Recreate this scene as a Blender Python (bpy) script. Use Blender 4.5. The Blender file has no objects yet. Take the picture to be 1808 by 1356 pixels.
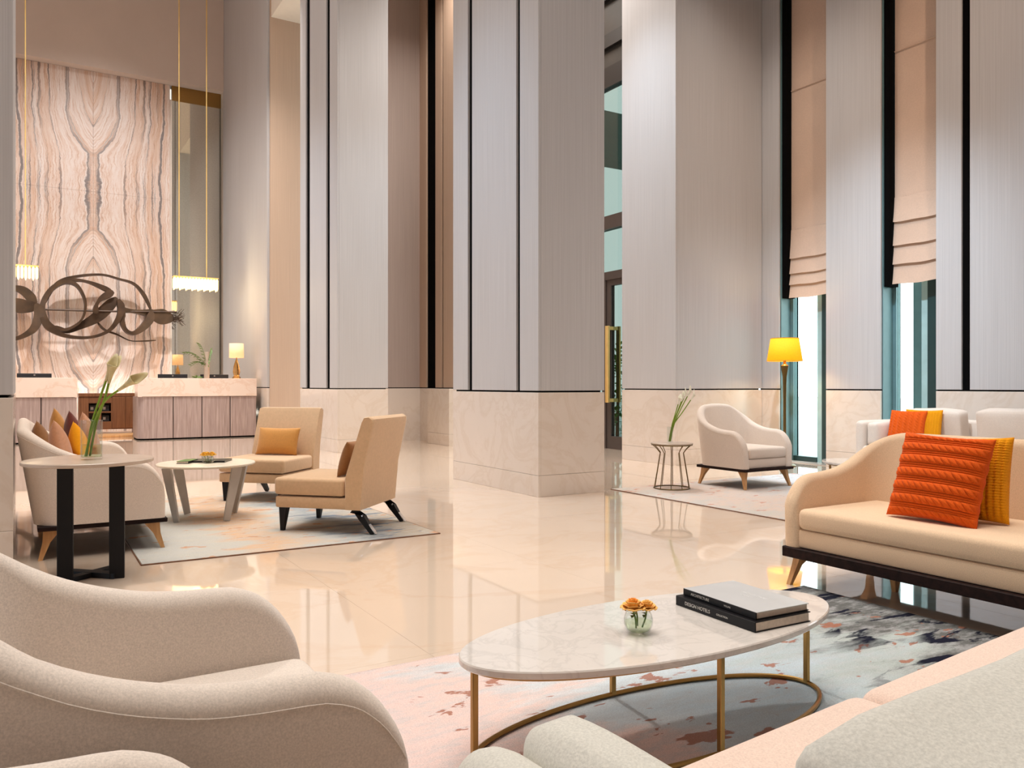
import bpy, bmesh, math, random
from math import sin, cos, pi, radians, sqrt, exp
from mathutils import Vector, Matrix, Euler

random.seed(7)
SC = bpy.context.scene
COL = SC.collection

# ------------------------------------------------------------------ camera
cam_d = bpy.data.cameras.new('camera')
cam_d.sensor_width = 36.0
cam_d.lens = 36.0 * 1424.0 / 1808.0
cam_d.clip_start = 0.03
cam = bpy.data.objects.new('camera', cam_d)
cam.location = (0, 0, 1.12)
cam.rotation_euler = (radians(90), 0, radians(-31.2))
COL.objects.link(cam)
SC.camera = cam

# ------------------------------------------------------------------ world, lights, exposure
SC.view_settings.view_transform = 'Standard'
SC.view_settings.look = 'None'
SC.view_settings.gamma = 1.0
SC.view_settings.use_curve_mapping = False
SC.view_settings.exposure = 0.0
SC.cycles.use_denoising = True
SC.cycles.max_bounces = 8
SC.cycles.diffuse_bounces = 4
SC.cycles.glossy_bounces = 4
SC.cycles.transmission_bounces = 8
SC.cycles.transparent_max_bounces = 12
SC.cycles.sample_clamp_indirect = 6.0
SC.cycles.caustics_reflective = False
SC.cycles.caustics_refractive = False

W = bpy.data.worlds.new('sky')
SC.world = W
W.use_nodes = True
bgn = W.node_tree.nodes['Background']
bgn.inputs[0].default_value = (0.86, 0.96, 1.0, 1)
bgn.inputs[1].default_value = 4.0


def area(name, loc, target, sx, sy, power, color, spread=None):
    l = bpy.data.lights.new(name, 'AREA')
    l.shape = 'RECTANGLE'; l.size = sx; l.size_y = sy
    l.energy = power; l.color = color
    if spread: l.spread = radians(spread)
    o = bpy.data.objects.new(name, l)
    o.location = loc
    d = Vector(target) - Vector(loc)
    o.rotation_euler = d.to_track_quat('-Z', 'Y').to_euler()
    COL.objects.link(o)
    return o


def spot(name, loc, target, power, color, angle, blend=0.8, size=0.15):
    l = bpy.data.lights.new(name, 'SPOT')
    l.energy = power; l.color = color; l.spot_size = radians(angle); l.spot_blend = blend
    l.shadow_soft_size = size
    o = bpy.data.objects.new(name, l)
    o.location = loc
    d = Vector(target) - Vector(loc)
    o.rotation_euler = d.to_track_quat('-Z', 'Y').to_euler()
    COL.objects.link(o)
    return o


def point(name, loc, power, color, size=0.05):
    l = bpy.data.lights.new(name, 'POINT')
    l.energy = power; l.color = color; l.shadow_soft_size = size
    o = bpy.data.objects.new(name, l)
    o.location = loc
    COL.objects.link(o)
    return o


area('west_fill', (-8.7, 8.5, 2.6), (4.0, 8.5, 2.0), 17, 4.6, 380, (0.66, 0.83, 1.0))  # added fill light; the west wall behind it has no window
area('ceiling_glow', (1.5, 8.0, 11.7), (1.5, 8.0, 0), 9, 18, 830, (1.0, 0.955, 0.90), 80)
area('daylight_east', (9.2, 2.2, 2.6), (4.0, 2.6, 1.0), 3.2, 2.8, 75, (0.95, 0.97, 1.0))
spot('onyx_wash', (1.4, 12.5, 11.4), (1.4, 21.6, 3.4), 3300, (1.0, 0.98, 0.97), 52, 0.9)
area('onyx_low_fill', (1.0, 20.9, 0.35), (1.0, 21.6, 2.4), 4.6, 0.25, 48, (1.0, 0.94, 0.90))  # added unseen light that brightens the lower onyx
area('counter_wash', (1.6, 15.0, 8.5), (1.8, 17.6, 0.6), 5.0, 0.6, 150, (1.0, 0.95, 0.90), 90)
area('corridor_fill', (6.9, 11.3, 8.7), (6.9, 11.3, 0), 2.0, 4.2, 320, (1.0, 0.93, 0.86), 130)  # added area light to lift the dim recess behind the columns
spot('column_fill', (5.6, 8.9, 8.6), (4.9, 12.65, 0.7), 640, (0.80, 0.91, 1.0), 54, 1.0)  # added spot to brighten the second column's south face
spot('pier_fill', (5.4, 5.0, 7.2), (9.36, 6.65, 0.9), 1600, (0.72, 0.87, 1.0), 47, 1.0)  # added spot standing in for floor bounce low on the piers
spot('pier_fill_south', (5.4, 3.2, 7.2), (9.36, 4.4, 0.7), 560, (0.72, 0.87, 1.0), 50, 1.0)  # added spot, the same bounce stand-in for the southern pier
spot('window_fill', (6.7, 7.3, 8.5), (9.5, 7.5, 2.6), 330, (1.0, 0.93, 0.86), 52, 1.0)  # added spot that lifts the dim cloth in the first window
spot('entrance_fill', (5.95, 8.75, 8.3), (7.65, 8.9, 0.6), 900, (0.76, 0.89, 1.0), 60, 1.0)  # added spot to brighten the entrance column's west face
spot('alcove_fill', (7.4, 2.6, 8.4), (8.5, 8.3, 2.2), 620, (1.0, 0.76, 0.58), 62, 1.0)  # added warm spot in place of ambient light on the entrance column
spot('column_washer', (0.6, 8.2, 9.5), (4.35, 7.6, 1.0), 1550, (0.60, 0.80, 1.0), 40, 1.0, 0.3)
spot('column_washer_north', (0.6, 14.0, 9.5), (4.35, 13.7, 1.4), 1100, (0.68, 0.84, 1.0), 44, 1.0, 0.3)
spot('north_key', (2.7, 11.0, 9.2), (1.9, 2.5, 0.0), 1700, (1.0, 0.97, 0.93), 27, 0.9, 0.3)
spot('lounge_downlight', (1.6, 7.2, 8.5), (1.8, 7.0, 0.3), 160, (1.0, 0.88, 0.74), 45)
spot('sofa_downlight', (4.3, 2.3, 8.0), (4.05, 2.2, 0.4), 300, (1.0, 0.92, 0.82), 20)


# ------------------------------------------------------------------ materials
def nt(name):
    m = bpy.data.materials.new(name)
    m.use_nodes = True
    t = m.node_tree
    return m, t, t.nodes['Principled BSDF']


def N(t, typ, **kw):
    n = t.nodes.new(typ)
    for k, v in kw.items(): setattr(n, k, v)
    return n


def srgb(r, g, b):
    f = lambda c: (c / 255 / 12.92) if c / 255 <= 0.04045 else ((c / 255 + 0.055) / 1.055) ** 2.4
    return (f(r), f(g), f(b), 1.0)


def coords(t, kind='Object', scale=(1, 1, 1)):
    if kind == 'World':
        g = N(t, 'ShaderNodeNewGeometry'); src = g.outputs['Position']
    else:
        tc = N(t, 'ShaderNodeTexCoord'); src = tc.outputs[kind]
    mp = N(t, 'ShaderNodeMapping')
    mp.inputs['Scale'].default_value = scale
    t.links.new(src, mp.inputs['Vector'])
    return mp.outputs['Vector']


def noise(t, vec, scale, detail=3, rough=0.5, dist=0.0):
    n = N(t, 'ShaderNodeTexNoise')
    n.inputs['Scale'].default_value = scale
    n.inputs['Detail'].default_value = detail
    n.inputs['Roughness'].default_value = rough
    n.inputs['Distortion'].default_value = dist
    t.links.new(vec, n.inputs['Vector'])
    return n.outputs['Fac']


def ramp(t, fac, stops):
    r = N(t, 'ShaderNodeValToRGB')
    e = r.color_ramp.elements
    while len(e) < len(stops): e.new(0.5)
    for i, (p, c) in enumerate(stops):
        e[i].position = p; e[i].color = c if len(c) == 4 else (*c, 1)
    t.links.new(fac, r.inputs['Fac'])
    return r.outputs['Color']


def mathn(t, op, a, b=None, c=None):
    n = N(t, 'ShaderNodeMath', operation=op)
    for i, v in enumerate((a, b, c)):
        if v is None: continue
        if isinstance(v, (int, float)): n.inputs[i].default_value = v
        else: t.links.new(v, n.inputs[i])
    return n.outputs[0]


def mixc(t, fac, a, b, mode='MIX'):
    n = N(t, 'ShaderNodeMix', data_type='RGBA', blend_type=mode)
    for s, v in ((n.inputs[0], fac), (n.inputs[6], a), (n.inputs[7], b)):
        if isinstance(v, (int, float)): s.default_value = v
        elif isinstance(v, tuple): s.default_value = v
        else: t.links.new(v, s)
    return n.outputs[2]


def bump(t, p, fac, strength, dist=0.002):
    b = N(t, 'ShaderNodeBump')
    b.inputs['Strength'].default_value = strength
    b.inputs['Distance'].default_value = dist
    t.links.new(fac, b.inputs['Height'])
    t.links.new(b.outputs['Normal'], p.inputs['Normal'])


def plain(name, col, rough=0.5, metal=0.0, var=0.06, scale=8.0, spec=None):
    m, t, p = nt(name)
    v = coords(t)
    f = noise(t, v, scale, 4)
    lo = tuple(c * (1 - var) for c in col[:3]) + (1,)
    hi = tuple(min(1, c * (1 + var)) for c in col[:3]) + (1,)
    t.links.new(ramp(t, f, [(0.3, lo), (0.7, hi)]), p.inputs['Base Color'])
    p.inputs['Roughness'].default_value = rough
    p.inputs['Metallic'].default_value = metal
    if spec is not None: p.inputs['Specular IOR Level'].default_value = spec
    return m


def fabric(name, col, var=0.13, scale=260.0, rough=0.9, sheen=0.15, bstr=0.25):
    m, t, p = nt(name)
    v = coords(t)
    f = noise(t, v, scale, 2, 0.7)
    f2 = noise(t, v, 3.0, 3)
    lo = tuple(c * (1 - var) for c in col[:3]) + (1,)
    hi = tuple(min(1, c * (1 + var)) for c in col[:3]) + (1,)
    c1 = ramp(t, f, [(0.3, lo), (0.7, hi)])
    c2 = ramp(t, f2, [(0.3, (0.94, 0.94, 0.94)), (0.7, (1, 1, 1))])
    t.links.new(mixc(t, 1.0, c1, c2, 'MULTIPLY'), p.inputs['Base Color'])
    p.inputs['Roughness'].default_value = rough
    p.inputs['Sheen Weight'].default_value = sheen
    p.inputs['Specular IOR Level'].default_value = 0.2
    bump(t, p, f, bstr, 0.001)
    return m


def panel_mat(name, col):
    # wall covering with fine vertical threads
    m, t, p = nt(name)
    v = coords(t, 'World', (160, 160, 0.7))
    f = noise(t, v, 1.0, 3, 0.6)
    v2 = coords(t, 'World', (2.2, 2.2, 0.35))
    f2 = noise(t, v2, 1.0, 3)
    lo = tuple(c * 0.91 for c in col[:3]) + (1,)
    hi = tuple(min(1, c * 1.06) for c in col[:3]) + (1,)
    c1 = ramp(t, f, [(0.32, lo), (0.68, hi)])
    c2 = ramp(t, f2, [(0.3, (0.965, 0.96, 0.955)), (0.7, (1, 1, 1))])
    t.links.new(mixc(t, 1.0, c1, c2, 'MULTIPLY'), p.inputs['Base Color'])
    p.inputs['Roughness'].default_value = 0.55
    p.inputs['Specular IOR Level'].default_value = 0.3
    bump(t, p, f, 0.12, 0.001)
    return m


def marble(name, base, vein, rough, scale=2.2, amount=0.5, spec=0.5, kind='World', coat=0.0):
    m, t, p = nt(name)
    v = coords(t, kind)
    f = noise(t, v, scale, 8, 0.62, 1.2)
    g = mathn(t, 'ABSOLUTE', mathn(t, 'SUBTRACT', f, 0.5))
    veins = ramp(t, g, [(0.0, (1, 1, 1)), (0.05, (0, 0, 0))])
    f2 = noise(t, v, scale * 0.6, 4)
    mott = ramp(t, f2, [(0.3, tuple(c * 0.92 for c in base[:3])), (0.7, base[:3])])
    fac = mathn(t, 'MULTIPLY', veins, amount)
    t.links.new(mixc(t, fac, mott, vein), p.inputs['Base Color'])
    p.inputs['Roughness'].default_value = rough
    p.inputs['Specular IOR Level'].default_value = spec
    p.inputs['Coat Weight'].default_value = coat
    p.inputs['Coat Roughness'].default_value = 0.03
    return m


def wood(name, col, dark, rough=0.45, axis=2, scale=30.0):
    m, t, p = nt(name)
    s = [scale] * 3; s[axis] = scale * 0.05
    v = coords(t, 'Object', tuple(s))
    f = noise(t, v, 1.0, 4, 0.6, 0.4)
    t.links.new(ramp(t, f, [(0.3, dark), (0.7, col)]), p.inputs['Base Color'])
    p.inputs['Roughness'].default_value = rough
    bump(t, p, f, 0.1, 0.001)
    return m


def metal(name, col, rough=0.25):
    m, t, p = nt(name)
    v = coords(t)
    f = noise(t, v, 40, 3)
    t.links.new(ramp(t, f, [(0.3, tuple(c * 0.9 for c in col[:3])), (0.7, col[:3])]), p.inputs['Base Color'])
    p.inputs['Metallic'].default_value = 1.0
    p.inputs['Roughness'].default_value = rough
    return m


def glass(name, tint=(1, 1, 1, 1), rough=0.0):
    m, t, p = nt(name)
    p.inputs['Base Color'].default_value = tint
    p.inputs['Transmission Weight'].default_value = 1.0
    p.inputs['Roughness'].default_value = rough
    p.inputs['IOR'].default_value = 1.45
    return m


def pane_mat(name, tint):
    # thin architectural glazing: tinted clear glass with a surface reflection
    m = bpy.data.materials.new(name); m.use_nodes = True
    t = m.node_tree
    t.nodes.remove(t.nodes['Principled BSDF'])
    out = t.nodes['Material Output']
    tr = N(t, 'ShaderNodeBsdfTransparent'); tr.inputs[0].default_value = tint
    gl = N(t, 'ShaderNodeBsdfGlossy'); gl.inputs['Roughness'].default_value = 0.02
    lw = N(t, 'ShaderNodeLayerWeight'); lw.inputs[0].default_value = 0.5
    fac = mathn(t, 'ADD', mathn(t, 'MULTIPLY', mathn(t, 'POWER', lw.outputs['Facing'], 4.0), 0.6), 0.035)
    mx = N(t, 'ShaderNodeMixShader')
    t.links.new(fac, mx.inputs[0]); t.links.new(tr.outputs[0], mx.inputs[1]); t.links.new(gl.outputs[0], mx.inputs[2])
    t.links.new(mx.outputs[0], out.inputs[0])
    return m


def glow(name, col, strength, base=None):
    m, t, p = nt(name)
    v = coords(t)
    f = noise(t, v, 60, 2)
    t.links.new(ramp(t, f, [(0.3, tuple(c * 0.85 for c in col[:3])), (0.7, col[:3])]), p.inputs['Emission Color'])
    p.inputs['Base Color'].default_value = base or col
    p.inputs['Emission Strength'].default_value = strength
    p.inputs['Roughness'].default_value = 0.8
    return m


def onyx_mat():
    # book-matched onyx: mirrored left/right about x=1.42 and up/down every 2.8 m
    m, t, p = nt('bookmatched_onyx')
    g = N(t, 'ShaderNodeNewGeometry')
    s = N(t, 'ShaderNodeSeparateXYZ'); t.links.new(g.outputs['Position'], s.inputs[0])
    xp = mathn(t, 'ABSOLUTE', mathn(t, 'SUBTRACT', s.outputs[0], 1.42))
    zp = mathn(t, 'PINGPONG', mathn(t, 'ADD', s.outputs[2], 2.7), 2.8)      # 0 at z=2.9 and 8.5, 2.8 at z=5.7
    zp = mathn(t, 'SUBTRACT', 2.8, zp)                                      # distance from the pinched seam
    cmb = N(t, 'ShaderNodeCombineXYZ')
    t.links.new(xp, cmb.inputs[0]); t.links.new(zp, cmb.inputs[2])
    vm = cmb.outputs[0]
    cm2 = N(t, 'ShaderNodeCombineXYZ')
    t.links.new(xp, cm2.inputs[0]); t.links.new(mathn(t, 'MULTIPLY', zp, 0.55), cm2.inputs[2])
    warp = noise(t, cm2.outputs[0], 2.2, 5, 0.6)
    cl = N(t, 'ShaderNodeMapRange'); cl.interpolation_type = 'LINEAR'
    t.links.new(zp, cl.inputs[0])
    for k_, v_ in ((1, 0.9), (2, 1.85), (3, 0.53), (4, 0.0)): cl.inputs[k_].default_value = v_
    fall = mathn(t, 'EXPONENT', mathn(t, 'MULTIPLY', xp, -1.3))
    w = mathn(t, 'ADD', xp, mathn(t, 'MULTIPLY', cl.outputs[0], fall))
    inner = mathn(t, 'MAXIMUM', mathn(t, 'SUBTRACT', 1.0, mathn(t, 'DIVIDE', xp, 0.5)), 0.0)
    w = mathn(t, 'SUBTRACT', w, mathn(t, 'MULTIPLY', mathn(t, 'MULTIPLY', mathn(t, 'MAXIMUM', mathn(t, 'SUBTRACT', zp, 1.85), 0.0), 0.5), inner))
    w = mathn(t, 'ADD', w, mathn(t, 'MULTIPLY', mathn(t, 'SUBTRACT', warp, 0.5), 0.16))
    rip = noise(t, vm, 7.0, 4, 0.6)
    w = mathn(t, 'ADD', w, mathn(t, 'MULTIPLY', mathn(t, 'SUBTRACT', rip, 0.5), 0.06))
    c2 = N(t, 'ShaderNodeCombineXYZ')
    t.links.new(mathn(t, 'MULTIPLY', w, 30.0), c2.inputs[0])
    t.links.new(mathn(t, 'MULTIPLY', zp, 0.9), c2.inputs[2])
    fine = noise(t, c2.outputs[0], 1.5, 8, 0.75)
    broad = noise(t, c2.outputs[0], 0.16, 3, 0.5)
    col = ramp(t, fine, [(0.27, srgb(116, 104, 102)), (0.36, srgb(176, 146, 128)), (0.43, srgb(214, 186, 168)), (0.52, srgb(226, 212, 204)), (0.68, srgb(234, 226, 220))])
    tan = ramp(t, broad, [(0.36, srgb(240, 218, 200)), (0.52, srgb(252, 249, 248))])
    col = mixc(t, 1.0, col, tan, 'MULTIPLY')
    # the dark grey veins
    def vein(at, width, brk):
        d = mathn(t, 'ABSOLUTE', mathn(t, 'SUBTRACT', w, at))
        v = mathn(t, 'SUBTRACT', 1.0, mathn(t, 'MINIMUM', mathn(t, 'DIVIDE', d, width), 1.0))
        nb = noise(t, c2.outputs[0], brk * 0.33, 4, 0.7)
        return mathn(t, 'MULTIPLY', mathn(t, 'MINIMUM', mathn(t, 'MULTIPLY', v, 3.0), 1.0), ramp(t, nb, [(0.42, (0, 0, 0)), (0.56, (1, 1, 1))]))
    for at, wd, brk in ((0.55, 0.045, 0.5), (0.92, 0.02, 1.5), (1.12, 0.03, 0.9), (1.24, 0.035, 1.3), (1.42, 0.04, 1.0), (1.56, 0.03, 1.2), (0.16, 0.02, 1.6)):
        col = mixc(t, mathn(t, 'MULTIPLY', vein(at, wd, brk), 0.8), col, srgb(92, 86, 88))
    t.links.new(col, p.inputs['Base Color'])
    p.inputs['Roughness'].default_value = 0.5
    return m


def rug_mat(name, stops, rust, dark, sx, off=0.0, navy_amt=1.0):
    # hand-knotted abstract rug; colours drift along x with woven-in patches
    m, t, p = nt(name)
    v = coords(t, 'Object')
    s = N(t, 'ShaderNodeSeparateXYZ'); t.links.new(v, s.inputs[0])
    vs = coords(t, 'Object', (1.0, 2.6, 1.0))
    n1 = noise(t, vs, 1.6, 6, 0.62, 0.3)
    u = mathn(t, 'ADD', mathn(t, 'DIVIDE', s.outputs[0], sx), mathn(t, 'MULTIPLY', mathn(t, 'SUBTRACT', n1, 0.5), 0.75))
    u = mathn(t, 'ADD', u, off)
    col = ramp(t, u, stops)
    n2 = noise(t, vs, 9.0, 5, 0.7)
    col = mixc(t, mathn(t, 'MULTIPLY', ramp(t, n2, [(0.45, (0, 0, 0)), (0.62, (1, 1, 1))]), 0.45), col, srgb(196, 196, 196))
    n3 = noise(t, coords(t, 'Object', (1.2, 2.4, 1)), 3.4, 4, 0.6, 0.4)
    col = mixc(t, mathn(t, 'MULTIPLY', ramp(t, n3, [(0.61, (0, 0, 0)), (0.63, (1, 1, 1))]), 0.85), col, rust)
    n4 = noise(t, coords(t, 'Object', (0.9, 3.0, 1)), 2.3, 5, 0.62, 0.5)
    lim = mathn(t, 'MULTIPLY', ramp(t, u, [(0.68, (0, 0, 0)), (0.84, (1, 1, 1))]), navy_amt)
    col = mixc(t, mathn(t, 'MULTIPLY', ramp(t, n4, [(0.54, (0, 0, 0)), (0.58, (1, 1, 1))]), lim), col, dark)
    pile = noise(t, v, 230, 2, 0.7)
    grain = ramp(t, pile, [(0.3, (0.74, 0.74, 0.74)), (0.7, (1, 1, 1))])
    t.links.new(mixc(t, 1.0, col, grain, 'MULTIPLY'), p.inputs['Base Color'])
    p.inputs['Roughness'].default_value = 0.95
    p.inputs['Specular IOR Level'].default_value = 0.1
    bump(t, p, pile, 0.6, 0.004)
    return m


M = {}
M['panel'] = panel_mat('thread_wall_covering', srgb(194, 192, 193))
M['panel_tan'] = panel_mat('tan_wall_covering', srgb(196, 168, 146))
M['panel_mauve'] = panel_mat('mauve_wall_covering', srgb(176, 160, 152))
M['gap'] = plain('black_recess', srgb(9, 8, 8), 0.9, spec=0.05)
M['base'] = marble('cream_marble_cladding', srgb(226, 214, 203), srgb(206, 188, 170), 0.16, 1.6, 0.35)
M['floor'] = marble('polished_cream_floor_marble', srgb(228, 206, 185), srgb(216, 186, 158), 0.04, 0.9, 0.35, 0.72, coat=0.55)
M['grout'] = plain('floor_joint', srgb(212, 184, 158), 0.6)
M['plaster'] = plain('warm_white_plaster', srgb(226, 214, 200), 0.9, var=0.02)
M['bulkhead'] = plain('taupe_bulkhead', srgb(206, 190, 180), 0.7, var=0.03, scale=1.2)
M['onyx'] = onyx_mat()
M['mirror'] = metal('bronze_mirror', srgb(226, 222, 208), 0.03)
M['gold'] = plain('brushed_gold', srgb(244, 208, 132), 0.35, 0.55)
M['brass'] = metal('antique_brass', srgb(168, 132, 78), 0.32)
M['bronze'] = plain('weathered_bronze', srgb(70, 50, 35), 0.45, 0.3, 0.35, 5.0)
M['steel'] = metal('brushed_steel', srgb(196, 192, 188), 0.35)
M['chrome'] = metal('chrome', srgb(225, 225, 228), 0.08)
M['black'] = plain('black_lacquer', srgb(14, 12, 14), 0.4, spec=0.25)
M['blackmetal'] = plain('black_powder_coat', srgb(18, 18, 21), 0.5, spec=0.25)
M['plinth'] = wood('dark_stained_wood', srgb(46, 28, 24), srgb(26, 16, 14), 0.6, 0)
M['plinth'].node_tree.nodes['Principled BSDF'].inputs['Specular IOR Level'].default_value = 0.12
M['oak'] = wood('honey_oak', srgb(214, 166, 112), srgb(184, 132, 82), 0.4)
M['walnut'] = wood('walnut_veneer', srgb(128, 84, 54), srgb(98, 60, 38), 0.4)
M['counterwood'] = wood('rosewood_fluted_veneer', srgb(184, 164, 158), srgb(146, 124, 118), 0.45)
M['counterstone'] = marble('peach_onyx_ledge', srgb(240, 220, 206), srgb(222, 186, 162), 0.2, 1.8, 0.5)
M['linen'] = fabric('oatmeal_linen', srgb(218, 205, 193))
M['linen_light'] = fabric('pale_stone_linen', srgb(224, 208, 194))
M['beige'] = fabric('sand_twill', srgb(222, 192, 160))
M['seatpink'] = fabric('blush_beige_weave', srgb(224, 198, 182))
M['greywhite'] = fabric('pale_grey_linen', srgb(206, 203, 193))
M['tan'] = fabric('camel_velvet', srgb(210, 174, 136), 0.05, 40, 0.75, 0.35, 0.05)
M['tanback'] = fabric('camel_weave', srgb(206, 176, 146), 0.05, 60, 0.8, 0.3, 0.05)
M['rustknit'] = fabric('burnt_orange_wool', srgb(216, 88, 18), 0.2, 300, 0.95, 0.05, 0.5)
M['mustard'] = fabric('mustard_wool', srgb(228, 150, 14), 0.2, 300, 0.95, 0.05, 0.5)
M['brown'] = fabric('bronze_satin', srgb(150, 104, 62), 0.08, 60, 0.5, 0.2, 0.05)
M['copper'] = fabric('copper_satin', srgb(188, 132, 96), 0.08, 60, 0.5, 0.2, 0.05)
M['maroon'] = fabric('maroon_velvet', srgb(104, 40, 24), 0.08, 60, 0.7, 0.3, 0.05)
M['caramel'] = fabric('caramel_velvet', srgb(198, 138, 66), 0.06, 60, 0.7, 0.3, 0.05)
M['marbletop'] = marble('white_marble_top', srgb(226, 218, 210), srgb(190, 182, 176), 0.04, 7.0, 0.35, 0.8, 'Object', 0.4)
M['taupetop'] = plain('taupe_stone_top', srgb(190, 172, 156), 0.25)
M['ivorytop'] = plain('ivory_stone_top', srgb(240, 228, 208), 0.2)
M['slableg'] = plain('painted_grey_leg', srgb(190, 184, 178), 0.45)
M['glass'] = pane_mat('clear_glass', (0.95, 0.97, 0.965, 1))
M['water'] = pane_mat('water', (0.94, 0.985, 0.86, 1))
M['stem'] = plain('calla_stem', srgb(120, 150, 34), 0.5, var=0.25)
M['spathe'] = plain('calla_bloom', srgb(206, 190, 142), 0.5, var=0.16, scale=20)
M['whitebloom'] = plain('white_bloom', srgb(240, 238, 220), 0.5)
M['leaf'] = plain('green_leaf', srgb(92, 124, 52), 0.5, var=0.3)
M['shrub'] = plain('shrub_leaf', srgb(70, 150, 30), 0.5, var=0.4)
M['rose'] = plain('apricot_rose', srgb(248, 186, 96), 0.6, var=0.15, scale=30)
M['rosedeep'] = plain('deep_orange_rose', srgb(246, 152, 44), 0.6, var=0.12, scale=30)
M['yellowflower'] = plain('yellow_petals', srgb(248, 190, 70), 0.6, var=0.15, scale=30)
M['paper'] = plain('page_block', srgb(206, 194, 180), 0.9, var=0.08, scale=90)
M['silvercover'] = plain('silver_grey_cover', srgb(190, 190, 190), 0.3, var=0.04)
M['letter'] = plain('pale_lettering', srgb(206, 202, 194), 0.5)
M['letter_faint'] = plain('white_lettering', srgb(232, 232, 230), 0.4)
M['blind'] = fabric('satin_roman_shade', srgb(208, 180, 160), 0.04, 50, 0.5, 0.1, 0.05)
M['tealframe'] = plain('teal_grey_frame', srgb(104, 136, 140), 0.35)
M['tealpale'] = plain('pale_teal_mullion', srgb(168, 200, 200), 0.35)
M['darkteal'] = plain('dark_teal_frame', srgb(38, 64, 64), 0.35)
M['doorframe'] = plain('dark_bronze_frame', srgb(74, 64, 60), 0.4)
M['pane'] = pane_mat('window_glass', (0.93, 1.0, 0.98, 1))
M['tintpane'] = pane_mat('green_tinted_glass', (0.355, 0.39, 0.365, 1))
M['spandrel'] = plain('dark_spandrel', srgb(22, 19, 18), 0.4)
M['greyglass'] = plain('grey_spandrel_glass', srgb(50, 49, 47), 0.3)
M['exterior'] = plain('pale_paving', srgb(196, 206, 204), 0.8)
M['canopy'] = plain('canopy_green_grey', srgb(92, 112, 104), 0.6)
M['shade_yellow'] = glow('yellow_lampshade', srgb(252, 178, 14), 0.9, srgb(230, 160, 20))
M['shade_cream'] = glow('cream_lampshade', srgb(255, 190, 128), 0.85, srgb(245, 210, 170))
M['crystal'] = glow('lit_crystal', srgb(255, 226, 160), 2.0)
M['lampbronze'] = metal('lamp_bronze', srgb(120, 100, 62), 0.35)
M['amberglass'] = glass('amber_glass', srgb(246, 190, 110))
M['monitor'] = plain('monitor_black', srgb(42, 42, 46), 0.4)
M['rug_main'] = rug_mat('abstract_rug_pink_to_slate', [(0.05, srgb(232, 204, 196)), (0.24, srgb(232, 204, 194)), (0.34, srgb(210, 216, 218)), (0.55, srgb(192, 206, 214)), (0.78, srgb(180, 188, 184)), (0.90, srgb(106, 106, 104))], srgb(168, 108, 84), srgb(26, 28, 44), 3.05)
M['rug_left'] = rug_mat('abstract_rug_pale_grey_apricot', [(0.0, srgb(196, 194, 186)), (0.28, srgb(206, 200, 188)), (0.42, srgb(222, 184, 150)), (0.56, srgb(214, 190, 166)), (0.66, srgb(196, 194, 186)), (0.8, srgb(160, 164, 164)), (1.0, srgb(186, 172, 154))], srgb(204, 152, 116), srgb(128, 136, 146), 1.84)
M['rug_right'] = rug_mat('abstract_rug_pale_blush', [(0.0, srgb(206, 196, 184)), (0.18, srgb(222, 196, 178)), (0.45, srgb(214, 200, 190)), (0.7, srgb(206, 210, 214)), (1.0, srgb(206, 210, 214))], srgb(204, 150, 128), srgb(150, 152, 158), 2.9, navy_amt=0.5)


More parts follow.
